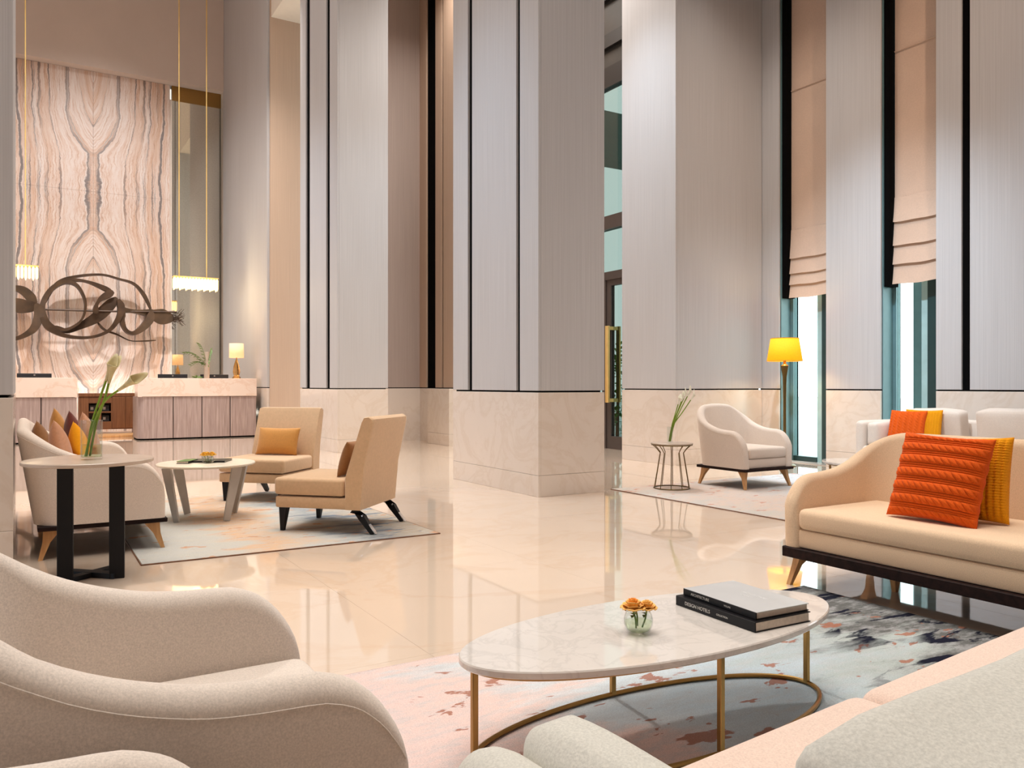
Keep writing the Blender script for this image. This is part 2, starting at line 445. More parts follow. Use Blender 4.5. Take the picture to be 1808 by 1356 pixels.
# ------------------------------------------------------------------ geometry helpers
class G:
    """Collects shapes and links them as ONE mesh object."""
    def __init__(s): s.v = []; s.f = []

    def add(s, vs, fs):
        o = len(s.v)
        s.v += [tuple(v) for v in vs]
        s.f += [tuple(i + o for i in f) for f in fs]
        return s

    def box(s, x0, x1, y0, y1, z0, z1, bev=0.0, seg=2, mtx=None):
        if bev <= 0:
            vs = [(x, y, z) for x in (x0, x1) for y in (y0, y1) for z in (z0, z1)]
            fs = [(0, 1, 3, 2), (4, 6, 7, 5), (0, 4, 5, 1), (2, 3, 7, 6), (0, 2, 6, 4), (1, 5, 7, 3)]
        else:
            bm = bmesh.new()
            bmesh.ops.create_cube(bm, size=1.0)
            for v in bm.verts:
                v.co = Vector(((x0 + x1) / 2 + v.co.x * (x1 - x0), (y0 + y1) / 2 + v.co.y * (y1 - y0), (z0 + z1) / 2 + v.co.z * (z1 - z0)))
            bmesh.ops.bevel(bm, geom=bm.edges[:], offset=bev, segments=seg, affect='EDGES', profile=0.5)
            bm.verts.index_update()
            vs = [v.co.copy() for v in bm.verts]
            fs = [[v.index for v in f.verts] for f in bm.faces]
            bm.free()
        if mtx is not None: vs = [mtx @ Vector(v) for v in vs]
        return s.add(vs, fs)

    def loft(s, rings, closed=True, cap0=True, cap1=True):
        n = len(rings[0]); o = len(s.v)
        for r in rings: s.v += [tuple(p) for p in r]
        for i in range(len(rings) - 1):
            for j in range(n if closed else n - 1):
                a = o + i * n + j; b = o + i * n + (j + 1) % n
                s.f.append((a, b, b + n, a + n))
        if closed and cap0: s.f.append(tuple(o + j for j in reversed(range(n))))
        if closed and cap1: s.f.append(tuple(o + (len(rings) - 1) * n + j for j in range(n)))
        return s

    def lathe(s, prof, segs=32, cx=0, cy=0, cap0=True, cap1=True):
        return s.loft([[(cx + r * cos(2 * pi * k / segs), cy + r * sin(2 * pi * k / segs), z) for k in range(segs)] for r, z in prof], True, cap0, cap1)

    def tube(s, pts, rad, segs=10, closed=False):
        pts = [Vector(p) for p in pts]; n = len(pts)
        rr = rad if isinstance(rad, (list, tuple)) else [rad] * n
        rings = []; up = None
        for i, p in enumerate(pts):
            if closed: d = (pts[(i + 1) % n] - pts[i - 1]).normalized()
            else: d = (pts[min(i + 1, n - 1)] - pts[max(i - 1, 0)]).normalized()
            if up is None:
                up = Vector((0, 0, 1)) if abs(d.z) < 0.9 else Vector((1, 0, 0))
            a = d.cross(up).normalized(); b = a.cross(d).normalized(); up = b
            rings.append([p + (a * cos(2 * pi * k / segs) + b * sin(2 * pi * k / segs)) * rr[i] for k in range(segs)])
        if closed:
            rings.append(rings[0])
            return s.loft(rings, True, False, False)
        return s.loft(rings)

    def flatbar(s, pts, w, t, nrm=(0, 0, 1)):
        """rectangular bar along a path; w across, t along nrm"""
        pts = [Vector(p) for p in pts]; n = len(pts); rings = []
        for i, p in enumerate(pts):
            d = (pts[min(i + 1, n - 1)] - pts[max(i - 1, 0)]).normalized()
            nr = Vector(nrm); a = d.cross(nr).normalized(); b = a.cross(d).normalized()
            ww = w[i] if isinstance(w, (list, tuple)) else w
            tt = t[i] if isinstance(t, (list, tuple)) else t
            rings.append([p + a * ww / 2 + b * tt / 2, p - a * ww / 2 + b * tt / 2, p - a * ww / 2 - b * tt / 2, p + a * ww / 2 - b * tt / 2])
        return s.loft(rings)

    def mesh(s, name):
        me = bpy.data.meshes.new(name)
        me.from_pydata(s.v, [], s.f)
        bm = bmesh.new(); bm.from_mesh(me)
        bmesh.ops.recalc_face_normals(bm, faces=bm.faces[:])
        bm.to_mesh(me); bm.free()
        return me

    def obj(s, name, m, parent=None, smooth=False, angle=40):
        me = s.mesh(name)
        me.materials.append(M[m] if isinstance(m, str) else m)
        if smooth:
            for p in me.polygons: p.use_smooth = True
            me.set_sharp_from_angle(angle=radians(angle))
        o = bpy.data.objects.new(name, me)
        COL.objects.link(o)
        if parent is not None: o.parent = parent
        return o


def thing(name, label, cat, loc=(0, 0, 0), rotz=0.0, group=None):
    o = bpy.data.objects.new(name, None)
    o.empty_display_size = 0.1
    COL.objects.link(o)
    o.location = loc; o.rotation_euler = (0, 0, rotz)
    o['label'] = label; o['category'] = cat
    if group: o['group'] = group
    return o


def tag(o, label, cat, group=None):
    o['label'] = label; o['category'] = cat
    if group: o['group'] = group
    return o


def struct(o):
    o['kind'] = 'structure'
    return o


def sempty(name):
    o = bpy.data.objects.new(name, None)
    COL.objects.link(o)
    o['kind'] = 'structure'
    return o


# ================================================================== THE SETTING
# floor: sub-floor plus polished marble slabs with hairline joints
flo = struct(G().box(-9, 9.36, -6, 22, -0.2, -0.004).obj('floor', 'grout'))
TS = 1.32
tile_me = G().box(0.0005, TS - 0.0005, 0.0005, TS - 0.0005, -0.02, 0.0).mesh('floor_tile')
tile_me.materials.append(M['floor'])
for i in range(-3, 7):
    for j in range(-1, 17):
        x = i * TS + 0.12; y = j * TS + 0.4
        if y + TS > 22 or x + TS > 9.37: continue
        o = bpy.data.objects.new('floor_tile', tile_me)
        o.location = (x, y, 0); o.parent = flo
        COL.objects.link(o)

ceil = struct(G().box(-9, 9.8, -6, 22.2, 12.0, 12.2).obj('ceiling', 'plaster'))
struct(G().box(-9.2, -9.0, -6, 22.2, 0, 12).obj('wall_west', 'panel_tan'))
struct(G().box(-9.2, 9.8, -6.2, -6.0, 0, 12).obj('wall_south', 'panel_mauve'))
# lower soffit behind the row of columns
struct(G().box(4.42, 8.6, 8.6, 17.0, 8.78, 11.98).obj('ceiling_soffit', 'plaster'))

JZ = 1.035       # height of the dark reveal over the marble base


def clad_column(x0, x1, y0, y1, ztop, west=(), south=(), mat='panel', smat=None, name='column'):
    """square column: black core, fabric panels above a reveal, marble base slabs with a skirting course"""
    smat = smat or mat
    c = sempty(name)
    t = 0.03
    G().box(x0 + t, x1 - t, y0 + t, y1 - t, 0.0, ztop).obj('core', 'gap', c)

    def spans(a, b, gaps):
        out = []; cur = a
        for g0, g1 in sorted(gaps):
            out.append((cur, g0)); cur = g1
        out.append((cur, b)); return out
    for a, b in spans(y0, y1, west):
        G().box(x0, x0 + t, a, b, JZ + 0.018, ztop, 0.003, 1).obj('wall_panel', mat, c)
    for a, b in spans(x0 + t + 0.0005, x1, south):
        G().box(a, b, y0, y0 + t, JZ + 0.018, ztop, 0.003, 1).obj('wall_panel', smat, c)
    G().box(x1 - t, x1, y0 + t + 0.0005, y1, JZ + 0.018, ztop).obj('wall_panel', mat, c)
    G().box(x0 + t + 0.0005, x1 - t - 0.0005, y1 - t, y1, JZ + 0.018, ztop).obj('wall_panel', mat, c)
    p = 0.0
    for z0, z1, q in ((0.2135, JZ, p), (0.0, 0.211, p)):
        G().box(x0 - q, x0 + t, y0 - q, y1 + q, z0, z1, 0.002, 1).obj('base_slab', 'base', c)
        G().box(x0 + t + 0.0005, x1 + q, y0 - q, y0 + t, z0, z1, 0.002, 1).obj('base_slab', 'base', c)
        G().box(x1 - t, x1 + q, y0 + t + 0.0005, y1 + q, z0, z1).obj('base_slab', 'base', c)
        G().box(x0 + t + 0.0005, x1 - t - 0.0005, y1 - t, y1 + q, z0, z1).obj('base_slab', 'base', c)
    return c


clad_column(4.35, 5.17, 6.68, 8.53, 12, [(7.03, 7.10), (8.06, 8.16)])
clad_column(4.35, 5.23, 12.65, 14.70, 12, [(13.03, 13.21), (14.12, 14.35)])
clad_column(7.65, 9.35, 8.30, 9.46, 12, [], [])
clad_column(-1.3, -0.055, 5.86, 7.7, 12, [], [])
# side wall of the reception bay and the recessed tan wall
c = clad_column(4.35, 5.2, 17.06, 21.4, 12)
struct(G().box(4.40, 6.9, 17.0, 17.05, 0, 12, 0).obj('wall_recess', 'panel_tan'))
# mauve recess between the second and third bays
wm = struct(G().box(5.3, 6.85, 14.72, 14.8, JZ + 0.018, 12).obj('wall_alcove', 'panel_mauve'))
G().box(5.3, 6.80, 14.70, 14.79, 0.0, JZ).obj('base_slab', 'base', wm)
G().box(5.3, 6.80, 14.73, 14.78, JZ, JZ + 0.018).obj('reveal', 'gap', wm)
wn = sempty('wall_corridor')
G().box(6.80, 7.0, 13.0, 14.9, 0, 12).obj('core', 'gap', wn)
for a, b in ((14.42, 14.72), (13.74, 14.0), (13.0, 13.66)):
    G().box(6.76, 6.80, a, b, JZ + 0.018, 12, 0.002, 1).obj('wall_panel', 'panel_tan', wn)
G().box(6.76, 6.80, 13.9, 14.70, 0.0, JZ, 0.002, 1).obj('base_slab', 'base', wn)
G().box(6.55, 7.0, 13.0, 13.9, 0.2135, JZ, 0.002, 1).obj('base_slab', 'base', wn)
G().box(6.55, 7.0, 13.0, 13.9, 0.0, 0.211, 0.002, 1).obj('base_slab', 'base', wn)
struct(G().box(6.9, 8.7, 13.0, 13.06, 0, 12).obj('wall_north', 'panel_tan'))
struct(G().box(4.0, 9.0, 21.9, 22.0, 0, 12).obj('wall_far', 'panel_tan'))

# reception back wall: bulkhead, book-matched onyx slabs, mirror with a brass band painting in the underside's reflection
struct(G().box(-9, 4.345, 21.30, 21.9, 8.565, 12, 0.0).obj('wall_bulkhead', 'bulkhead'))
wo = sempty('wall_onyx')
G().box(-2.0, 3.12, 21.66, 21.9, 0, 8.565).obj('backing', 'gap', wo)
for (a, b) in ((-1.98, -0.295), (-0.29, 1.4185), (1.4215, 3.12)):
    for (z0, z1) in ((0.0, 0.098), (0.1, 2.898), (2.9, 5.698), (5.7, 8.56)):
        G().box(a, b, 21.6, 21.66, z0, z1, 0.0015, 1).obj('onyx_slab', 'onyx', wo)
wx = sempty('wall_mirror')
G().box(3.16, 4.34, 21.62, 21.9, 0, 8.2).obj('mirror_panel', 'mirror', wx)
G().box(3.16, 4.34, 21.60, 21.9, 8.2, 8.56).obj('reflection_band', 'brass', wx)
G().box(3.122, 3.158, 21.56, 21.9, 0, 8.2).obj('edge_trim', 'plaster', wx)
struct(G().box(-9, -2.0, 21.6, 21.9, 0, 8.56).obj('wall_reception_side', 'bulkhead'))

# window wall on the east side: piers with marble bases, and recessed windows between them
XW = 9.36


def pier(y0, y1, gaps=()):
    c = sempty('wall_pier')
    G().box(XW + 0.03, XW + 0.42, y0, y1, 0, 12).obj('core', 'gap', c)
    cur = y0
    for g0, g1 in list(gaps) + [(y1, y1)]:
        if g0 - cur > 0.01:
            G().box(XW, XW + 0.03, cur, g0, JZ + 0.018, 12, 0.002, 1).obj('wall_panel', 'panel', c)
        cur = g1
    G().box(XW, XW + 0.03, y0, y1, 0.2135, JZ, 0.002, 1).obj('base_slab', 'base', c)
    G().box(XW, XW + 0.03, y0, y1, 0, 0.211, 0.002, 1).obj('base_slab', 'base', c)


pier(7.99, 8.36)
pier(6.37, 7.19)
pier(1.0, 5.64, [(5.235, 5.335)])
pier(-6.0, 0.99)


def window(n, y0, y1, folds):
    w = sempty('window_%d' % n)
    # frame on the glass line
    xg = XW + 0.235
    G().box(xg, xg + 0.08, y1 - 0.06, y1, 0.0, 12).obj('window_frame', 'tealframe', w)
    G().box(xg, xg + 0.08, y0, y0 + 0.25, 0.0, 12).obj('window_frame', 'darkteal', w)
    G().box(xg + 0.02, xg + 0.06, y0 + 0.25, y0 + 0.34, 0.0, 12).obj('mullion', 'tealpale', w)
    G().box(xg, xg + 0.08, y0 + 0.34, y1 - 0.06, 0.0, 0.08).obj('window_frame', 'darkteal', w)
    G().box(XW + 0.035, xg, y1 - 0.012, y1 + 0.004, 0.0, 12).obj('jamb_lining', 'tealframe', w)
    G().box(xg + 0.03, xg + 0.042, y0 + 0.34, y1 - 0.06, 0.08, 12).obj('pane', 'pane', w)
    G().box(XW + 0.02, xg + 0.3, y0, y1, -0.02, 0.01).obj('sill', 'base', w)
    # black box painted in for the dark gap between cloth and jamb
    G().box(XW + 0.045, xg - 0.012, y1 - 0.10, y1 - 0.02, 2.36, 12, 0.002, 1).obj('dark_gap_filler', 'gap', w)
    # roman shade: a hanging cloth, folded into overlapping swags at the bottom
    b = thing('roman_shade', folds[1], 'blind', (XW + 0.12, 0, 0), 0, 'satin roman shades in the tall windows')
    ya, yb = y0 + 0.015, y1 - 0.105
    fz = folds[0]

    def cloth(z0, z1, x0, x1, sag):
        g = G(); nz, ny = 10, 12; F_ = []; B_ = []
        for i in range(nz + 1):
            u = i / nz; z = z1 + (z0 - z1) * u; rowf = []; rowb = []
            for j in range(ny + 1):
                v = j / ny; y = ya + (yb - ya) * v
                x = x0 + (x1 - x0) * (u ** 1.5) - 0.012 * sin(pi * v) * u * sag
                zz = z - 0.02 * sag * sin(pi * v) * u + 0.004 * sin(9 * v + 3 * z)
                rowf.append((x, y, zz)); rowb.append((x + 0.006, y, zz))
            F_.append(rowf); B_.append(rowb)
        rings = [F_[i] + list(reversed(B_[i])) for i in range(nz + 1)]
        return g.loft(rings)
    cloth(fz[-1] + 0.02, 11.8, 0.03, 0.02, 0.0).obj('drop', 'blind', b, True)
    for k in range(len(fz) - 1):
        lo, hi = fz[k], fz[k + 1]
        cloth(lo, hi + 0.07, 0.0 + 0.004 * k, -0.035 + 0.005 * k, 0.6).obj('fold', 'blind', b, True)
    for zz in (5.35, 8.0):
        G().tube([(0.012, ya, zz), (0.012, yb, zz)], 0.006, 6).obj('batten_seam', 'blind', b)


window(1, 7.19, 7.99, ([2.36, 2.55, 2.71, 2.93, 3.27], 'brown satin roman shade half lowered behind the yellow floor lamp'))
window(2, 5.64, 6.37, ([2.39, 2.64, 2.88, 3.18, 3.42], 'brown satin roman shade half lowered over the sofa with orange pillow'))

# entrance glazing on the east side beyond the wide pier
d1 = sempty('door_1')
XD = 8.7
for y0, y1 in ((11.02, 11.14), (9.5, 9.62)):
    G().box(XD - 0.03, XD + 0.05, y0, y1, 0.0, 2.92).obj('door_stile', 'doorframe', d1)
G().box(XD - 0.03, XD + 0.05, 9.62, 11.02, 0.0, 0.22).obj('door_rail', 'doorframe', d1)
G().box(XD - 0.03, XD + 0.05, 9.62, 11.02, 2.82, 2.92).obj('door_rail', 'doorframe', d1)
G().box(XD, XD + 0.015, 9.62, 11.02, 0.22, 2.82).obj('pane', 'tintpane', d1)
for xx, yy in ((XD - 0.11, 11.02), (XD + 0.13, 11.02)):
    hnd = G()
    hnd.box(xx - 0.02, xx + 0.02, yy - 0.05, yy + 0.04, 0.80, 2.12, 0.008, 2)
    for z in (0.84, 2.08):
        hnd.box(min(xx, XD), max(xx, XD), yy - 0.03, yy + 0.03, z - 0.03, z + 0.03)
    hnd.obj('pull_handle', 'gold', d1, True)
w3 = sempty('window_3')
G().box(XD - 0.06, XD + 0.08, 9.46, 13.0, 2.92, 3.06).obj('transom', 'doorframe', w3)
G().box(XD - 0.06, XD + 0.08, 9.46, 13.0, 3.80, 4.03).obj('transom', 'doorframe', w3)
G().box(XD - 0.06, XD + 0.08, 9.46, 13.0, 6.25, 6.6).obj('transom', 'spandrel', w3)
G().box(XD - 0.10, XD + 0.10, 9.46, 13.0, 6.92, 7.15).obj('transom', 'spandrel', w3)
G().box(XD - 0.10, XD + 0.10, 9.46, 13.0, 7.75, 12).obj('spandrel', 'spandrel', w3)
G().box(XD - 0.02, XD + 0.06, 9.46, 13.0, 7.15, 7.75).obj('spandrel', 'greyglass', w3)
G().box(XD - 0.02, XD + 0.06, 9.46, 13.0, 6.6, 6.92).obj('spandrel', 'greyglass', w3)
G().box(XD - 0.05, XD + 0.06, 11.14, 11.24, 0, 2.92).obj('mullion', 'doorframe', w3)
G().box(XD - 0.05, XD + 0.06, 12.9, 13.0, 0, 6.25).obj('mullion', 'doorframe', w3)
for z0, z1 in ((3.06, 3.80), (4.03, 6.25)):
    G().box(XD, XD + 0.015, 9.46, 12.9, z0, z1).obj('pane', 'tintpane', w3)
G().box(XD, XD + 0.015, 11.24, 12.9, 0, 2.92).obj('pane', 'tintpane', w3)

# outside: paving, canopy, pier and shrub beyond the glass
struct(G().box(9.36, 60, -30, 60, -0.25, -0.03).obj('exterior_ground', 'exterior'))
struct(G().box(9.0, 20, 13.2, 13.7, 5.75, 6.75).obj('exterior_canopy', 'canopy'))
struct(G().box(12.0, 12.5, 7.0, 7.6, -0.1, 9).obj('exterior_pier', 'tealframe'))
sh = thing('garden_shrub', 'bright green shrub outside the glass door behind its gold handle', 'shrub', (10.31, 12.9, -0.03))
g = G()
for k in range(520):
    a = random.uniform(0, 2 * pi); zz = random.uniform(0.15, 1.95); r = random.uniform(0.1, 0.55) * (0.6 + 0.4 * sin(pi * zz / 2.0))
    c0 = Vector((r * cos(a), r * sin(a), zz)); d = Vector((cos(a), sin(a), random.uniform(-0.3, 0.8))).normalized()
    sd = d.cross(Vector((0, 0, 1))).normalized()
    L = random.uniform(0.1, 0.2)
    g.add([c0, c0 + d * L * 0.5 + sd * L * 0.28, c0 + d * L, c0 + d * L * 0.5 - sd * L * 0.28 + Vector((0, 0, 0.01))], [(0, 1, 2), (0, 2, 3)])
fo = g.obj('foliage', 'shrub', sh); fo['kind'] = 'stuff'
G().tube([(0, 0, 0), (0.02, 0, 0.9), (0, 0.03, 1.6)], [0.04, 0.03, 0.01], 8).obj('stem', 'walnut', sh)


# ================================================================== FURNITURE BUILDERS
def shell_geo(Wd, D, t, zb, zback, lean=0.10, r=0.20, dip=1.0):
    """Continuous wrap of arms and back. x forward (0 back .. D front), y across. Returns G."""
    prof = [(0, 0.36), (0.012, 0.45), (0.035, 0.505), (0.07, 0.555), (0.115, 0.592), (0.17, 0.61), (0.25, 0.614), (0.33, 0.622), (0.42, 0.645), (0.50, 0.678), (0.56, 0.715), (0.62, 0.755), (0.70, 0.81), (0.80, 0.86), (0.90, 0.88), (9, 0.88)]

    def zt(u):
        for q_ in range(len(prof) - 1):
            (a, za), (b, zb_) = prof[q_], prof[q_ + 1]
            if u <= b:
                # monotone cubic between the profile knots
                sl = (zb_ - za) / (b - a)
                s0 = (za - prof[q_ - 1][1]) / (a - prof[q_ - 1][0]) if q_ > 0 else sl
                s1 = (prof[q_ + 2][1] - zb_) / (prof[q_ + 2][0] - b) if q_ + 2 < len(prof) else sl
                m0 = 2 * s0 * sl / (s0 + sl) if s0 * sl > 0 else 0.0
                m1 = 2 * s1 * sl / (s1 + sl) if s1 * sl > 0 else 0.0
                t_ = (u - a) / (b - a); w_ = b - a
                z = (2 * t_ ** 3 - 3 * t_ ** 2 + 1) * za + (t_ ** 3 - 2 * t_ ** 2 + t_) * w_ * m0 + (-2 * t_ ** 3 + 3 * t_ ** 2) * zb_ + (t_ ** 3 - t_ ** 2) * w_ * m1
                break
        return z if z < 0.62 else 0.62 + (z - 0.62) * (zback - 0.62) / 0.26
    h = Wd / 2
    pts = []      # outline with inward normals
    arm = [0, .004, .010, .018, .028, .04, .055, .07, .085, .10, .115, .135, .16, .19, .22, .25, .28, .31, .34, .37, .40, .43, .46, .49, .52]
    for a in arm:
        x = D - a
        if x <= r: break
        pts.append(((x, -h), (0, 1)))
    for k in range(13):
        a = pi / 2 * k / 12
        pts.append(((r - r * sin(a), -h + r - r * cos(a)), (sin(a), cos(a))))
    nb = max(2, int((Wd - 2 * r) / 0.1))
    for k in range(1, nb):
        pts.append(((0, -h + r + (Wd - 2 * r) * k / nb), (1, 0)))
    L = pts[:]
    # second corner and arm by mirroring the first
    first = [q for q in L if q[0][1] <= -h + r + 1e-6]
    allp = L + [((p[0], -p[1]), (n[0], -n[1])) for p, n in reversed(first)]
    # arclength from both ends
    s = [0.0]
    for i in range(1, len(allp)):
        s.append(s[-1] + math.dist(allp[i][0], allp[i - 1][0]))
    tot = s[-1]
    rings = []
    for i, (p, n) in enumerate(allp):
        u = min(s[i], tot - s[i])
        z1 = zt(u)
        inset = 0.0
        if u < 0.04: inset = (t / 2) * 0.85 * (1 - sqrt(max(0, 1 - ((0.04 - u) / 0.04) ** 2)))
        tt = t - 2 * inset
        rr = min(tt / 2, 0.042)
        wb = max(0.0, 1 - p[0] / D)
        sec = []
        o0, i0 = inset, inset + tt
        sec += [(o0, zb), (o0, zb + (z1 - zb) * 0.35), (o0, zb + (z1 - zb) * 0.7), (o0, z1 - rr)]
        for k in range(1, 6):
            a = pi / 2 * k / 6
            sec.append((o0 + rr * (1 - cos(a)), z1 - rr + rr * sin(a)))
        sec += [(o0 + rr, z1), (i0 - rr, z1)]
        for k in range(1, 6):
            a = pi / 2 * k / 6
            sec.append((i0 - rr + rr * sin(a), z1 - rr + rr * cos(a)))
        sec += [(i0, z1 - rr), (i0 + 0.01, zb + (z1 - zb) * 0.6), (i0 + 0.015, zb)]
        ring = []
        for (off, z) in sec:
            sh_ = -lean * wb * max(0, (z - zb)) / (zback - zb)
            fl = 0.012 * (z - zb) / 0.4
            ring.append((p[0] + n[0] * off + sh_, p[1] + n[1] * (off - fl), z))
        rings.append(ring)
    return G().loft(rings), [r_[3] for r_ in rings]


def wave_seating(name, label, cat, loc, rotz, Wd, D=0.76, zback=0.88, mat='linen', legmat='oak', group=None, t=0.085, mids=(), zl=0.0, seatmat=None, pz=0.185):
    root = thing(name, label, cat, loc, rotz, group)
    seatmat = seatmat or mat
    zb = 0.215
    sg, seam = shell_geo(Wd, D, t, zb, zback)
    sg.obj('shell', mat, root, True, 60)
    G().tube(seam[3:-3], 0.0016, 6).obj('piping', mat, root, True)
    h = Wd / 2 - t
    G().box(0.06, D - 0.02, -h + 0.004, h - 0.004, zb, 0.315, 0.012, 2).obj('seat_base', seatmat, root, True)
    G().box(0.07, D - 0.005, -h + 0.006, h - 0.006, 0.316, 0.432, 0.035, 4).obj('seat_cushion', seatmat, root, True)
    # dark plinth under the shell
    G().box(0.02, D + 0.012, -Wd / 2 + 0.004, Wd / 2 - 0.004, pz, 0.214, 0.004, 1).obj('plinth', 'plinth', root)
    lx = [(0.09, -1), (D - 0.07, 1)]
    ys = [(-Wd / 2 + 0.07, -1), (Wd / 2 - 0.07, 1)]
    for x, sx in lx:
        for y, sy in ys:
            g = G()
            z0 = zl if sx > 0 else 0.0
            bx, by = x + sx * 0.055, y + sy * 0.035
            g.loft([[(bx + a * 0.012, by + b * 0.012, z0) for a, b in ((-1, -1), (1, -1), (1, 1), (-1, 1))],
                    [(x + sx * 0.02 + a * 0.022, y + sy * 0.012 + b * 0.018, 0.11) for a, b in ((-1, -1), (1, -1), (1, 1), (-1, 1))],
                    [(x - sx * 0.012 + a * 0.05, y + b * 0.022, pz - 0.0005) for a, b in ((-1, -1), (1, -1), (1, 1), (-1, 1))]])
            g.obj('leg', legmat, root)
    for (x, y) in mids:
        G().loft([[(x + a * 0.012, y + b * 0.012, zl) for a, b in ((-1, -1), (1, -1), (1, 1), (-1, 1))],
                  [(x + a * 0.04, y + b * 0.022, pz - 0.0005) for a, b in ((-1, -1), (1, -1), (1, 1), (-1, 1))]]).obj('leg', legmat, root)
    return root


def pillow_geo(w, h, t, n=28, disp=None, pinch=0.06, round_=2.6):
    """stuffed cushion standing in the local xz plane, front towards -y, base at z=0"""
    g = G()
    def side(sgn):
        rows = []
        for i in range(n + 1):
            v = -1 + 2 * i / n; row = []
            for j in range(n + 1):
                u = -1 + 2 * j / n
                e = max(0.0, (1 - abs(u) ** round_)) ** 0.55 * max(0.0, (1 - abs(v) ** round_)) ** 0.55
                k = 1 - pinch * (1 - v * v) * abs(u) ** 3
                k2 = 1 - pinch * (1 - u * u) * abs(v) ** 3
                x = u * w / 2 * k; z = h / 2 + v * h / 2 * k2
                y = sgn * t / 2 * e
                if disp and e > 0.02: y += sgn * disp(u, v) * min(1, e * 2.5)
                row.append((x, y, z))
            rows.append(row)
        return rows
    for sgn in (-1, 1):
        rows = side(sgn); o = len(g.v)
        for r in rows: g.v += r
        for i in range(n):
            for j in range(n):
                a = o + i * (n + 1) + j
                q = (a, a + 1, a + n + 2, a + n + 1)
                g.f.append(q if sgn < 0 else tuple(reversed(q)))
    return g


def seam_weld(o):
    bm = bmesh.new(); bm.from_mesh(o.data)
    bmesh.ops.remove_doubles(bm, verts=bm.verts[:], dist=0.0004)
    bmesh.ops.recalc_face_normals(bm, faces=bm.faces[:])
    bm.to_mesh(o.data); bm.free()


def pillow(name, label, loc, rot, w, h, t, mat, n=28, disp=None, group=None, pinch=0.06, cat='pillow', piping=None):
    root = thing(name, label, cat, loc, 0, group)
    root.rotation_euler = rot
    o = pillow_geo(w, h, t, n, disp, pinch).obj('cover', mat, root, True, 180)
    seam_weld(o)
    for p in o.data.polygons: p.use_smooth = True
    if piping:
        pts = []
        K = 14
        for (a, b, c, d) in ((-1, -1, 1, -1), (1, -1, 1, 1), (1, 1, -1, 1), (-1, 1, -1, -1)):
            for k in range(K):
                u = a + (c - a) * k / K; v = b + (d - b) * k / K
                kk = 1 - pinch * (1 - v * v) * abs(u) ** 3; k2 = 1 - pinch * (1 - u * u) * abs(v) ** 3
                pts.append((u * w / 2 * kk, 0, h / 2 + v * h / 2 * k2))
        G().tube(pts, 0.005, 6, True).obj('piping', piping, root, True)
    return root


def cable_knit(u, v):
    rows = 6.5
    q = (v + 1) / 2 * rows
    b = q - math.floor(q)                       # 0..1 inside a band
    if b < 0.62:
        c = (b / 0.62) * 2 - 1
        ph = u * 6.5 + c * 0.62
        s1 = abs(sin(pi * ph))
        return 0.017 * sqrt(max(0, 1 - c * c)) * (0.25 + 0.75 * s1 ** 0.6)
    c = ((b - 0.62) / 0.38)
    return 0.010 * abs(sin(pi * c * 2)) - 0.006


def cable_knit_v(u, v):
    return cable_knit(v, u)


def rib_knit(u, v):
    return 0.013 * abs(sin(pi * u * 7.0)) ** 0.7 + 0.005 * abs(sin(pi * v * 16 + 3 * round(u * 8.5)))


# ------------------------------------------------------------------ near group: armchairs, sofas
wave_seating('armchair', 'oatmeal linen armchair with swooping arms beside the marble coffee table, second-nearest chair', 'armchair', (-0.13, 1.75, 0), 0, 0.76, 0.75, 0.88, 'linen', 'oak', 'oatmeal linen armchairs')
wave_seating('armchair', 'oatmeal linen armchair cropped by the bottom edge, only one curved arm showing', 'armchair', (-0.46, 0.90, 0), 0, 0.74, 0.75, 0.88, 'linen', 'oak', 'oatmeal linen armchairs')
wave_seating('armchair', 'pale linen armchair on oak legs beside the wire side table', 'armchair', (6.805, 6.66, 0.010), radians(-90), 0.76, 0.72, 0.885, 'linen_light', 'oak', 'oatmeal linen armchairs')
wave_seating('sofa', 'sand coloured sofa with burnt orange and mustard knit pillows', 'sofa', (4.42, 2.03, 0), radians(180), 2.12, 0.77, 0.83, 'beige', 'oak', mids=[(0.40, -0.62), (0.40, 0.5)], pz=0.158)
wave_seating('sofa', 'pale beige sofa with satin cushions, seen side-on behind the black side table', 'sofa', (0.055, 6.95, 0), 0, 2.12, 0.77, 0.84, 'linen_light', 'oak', zl=0.0097)


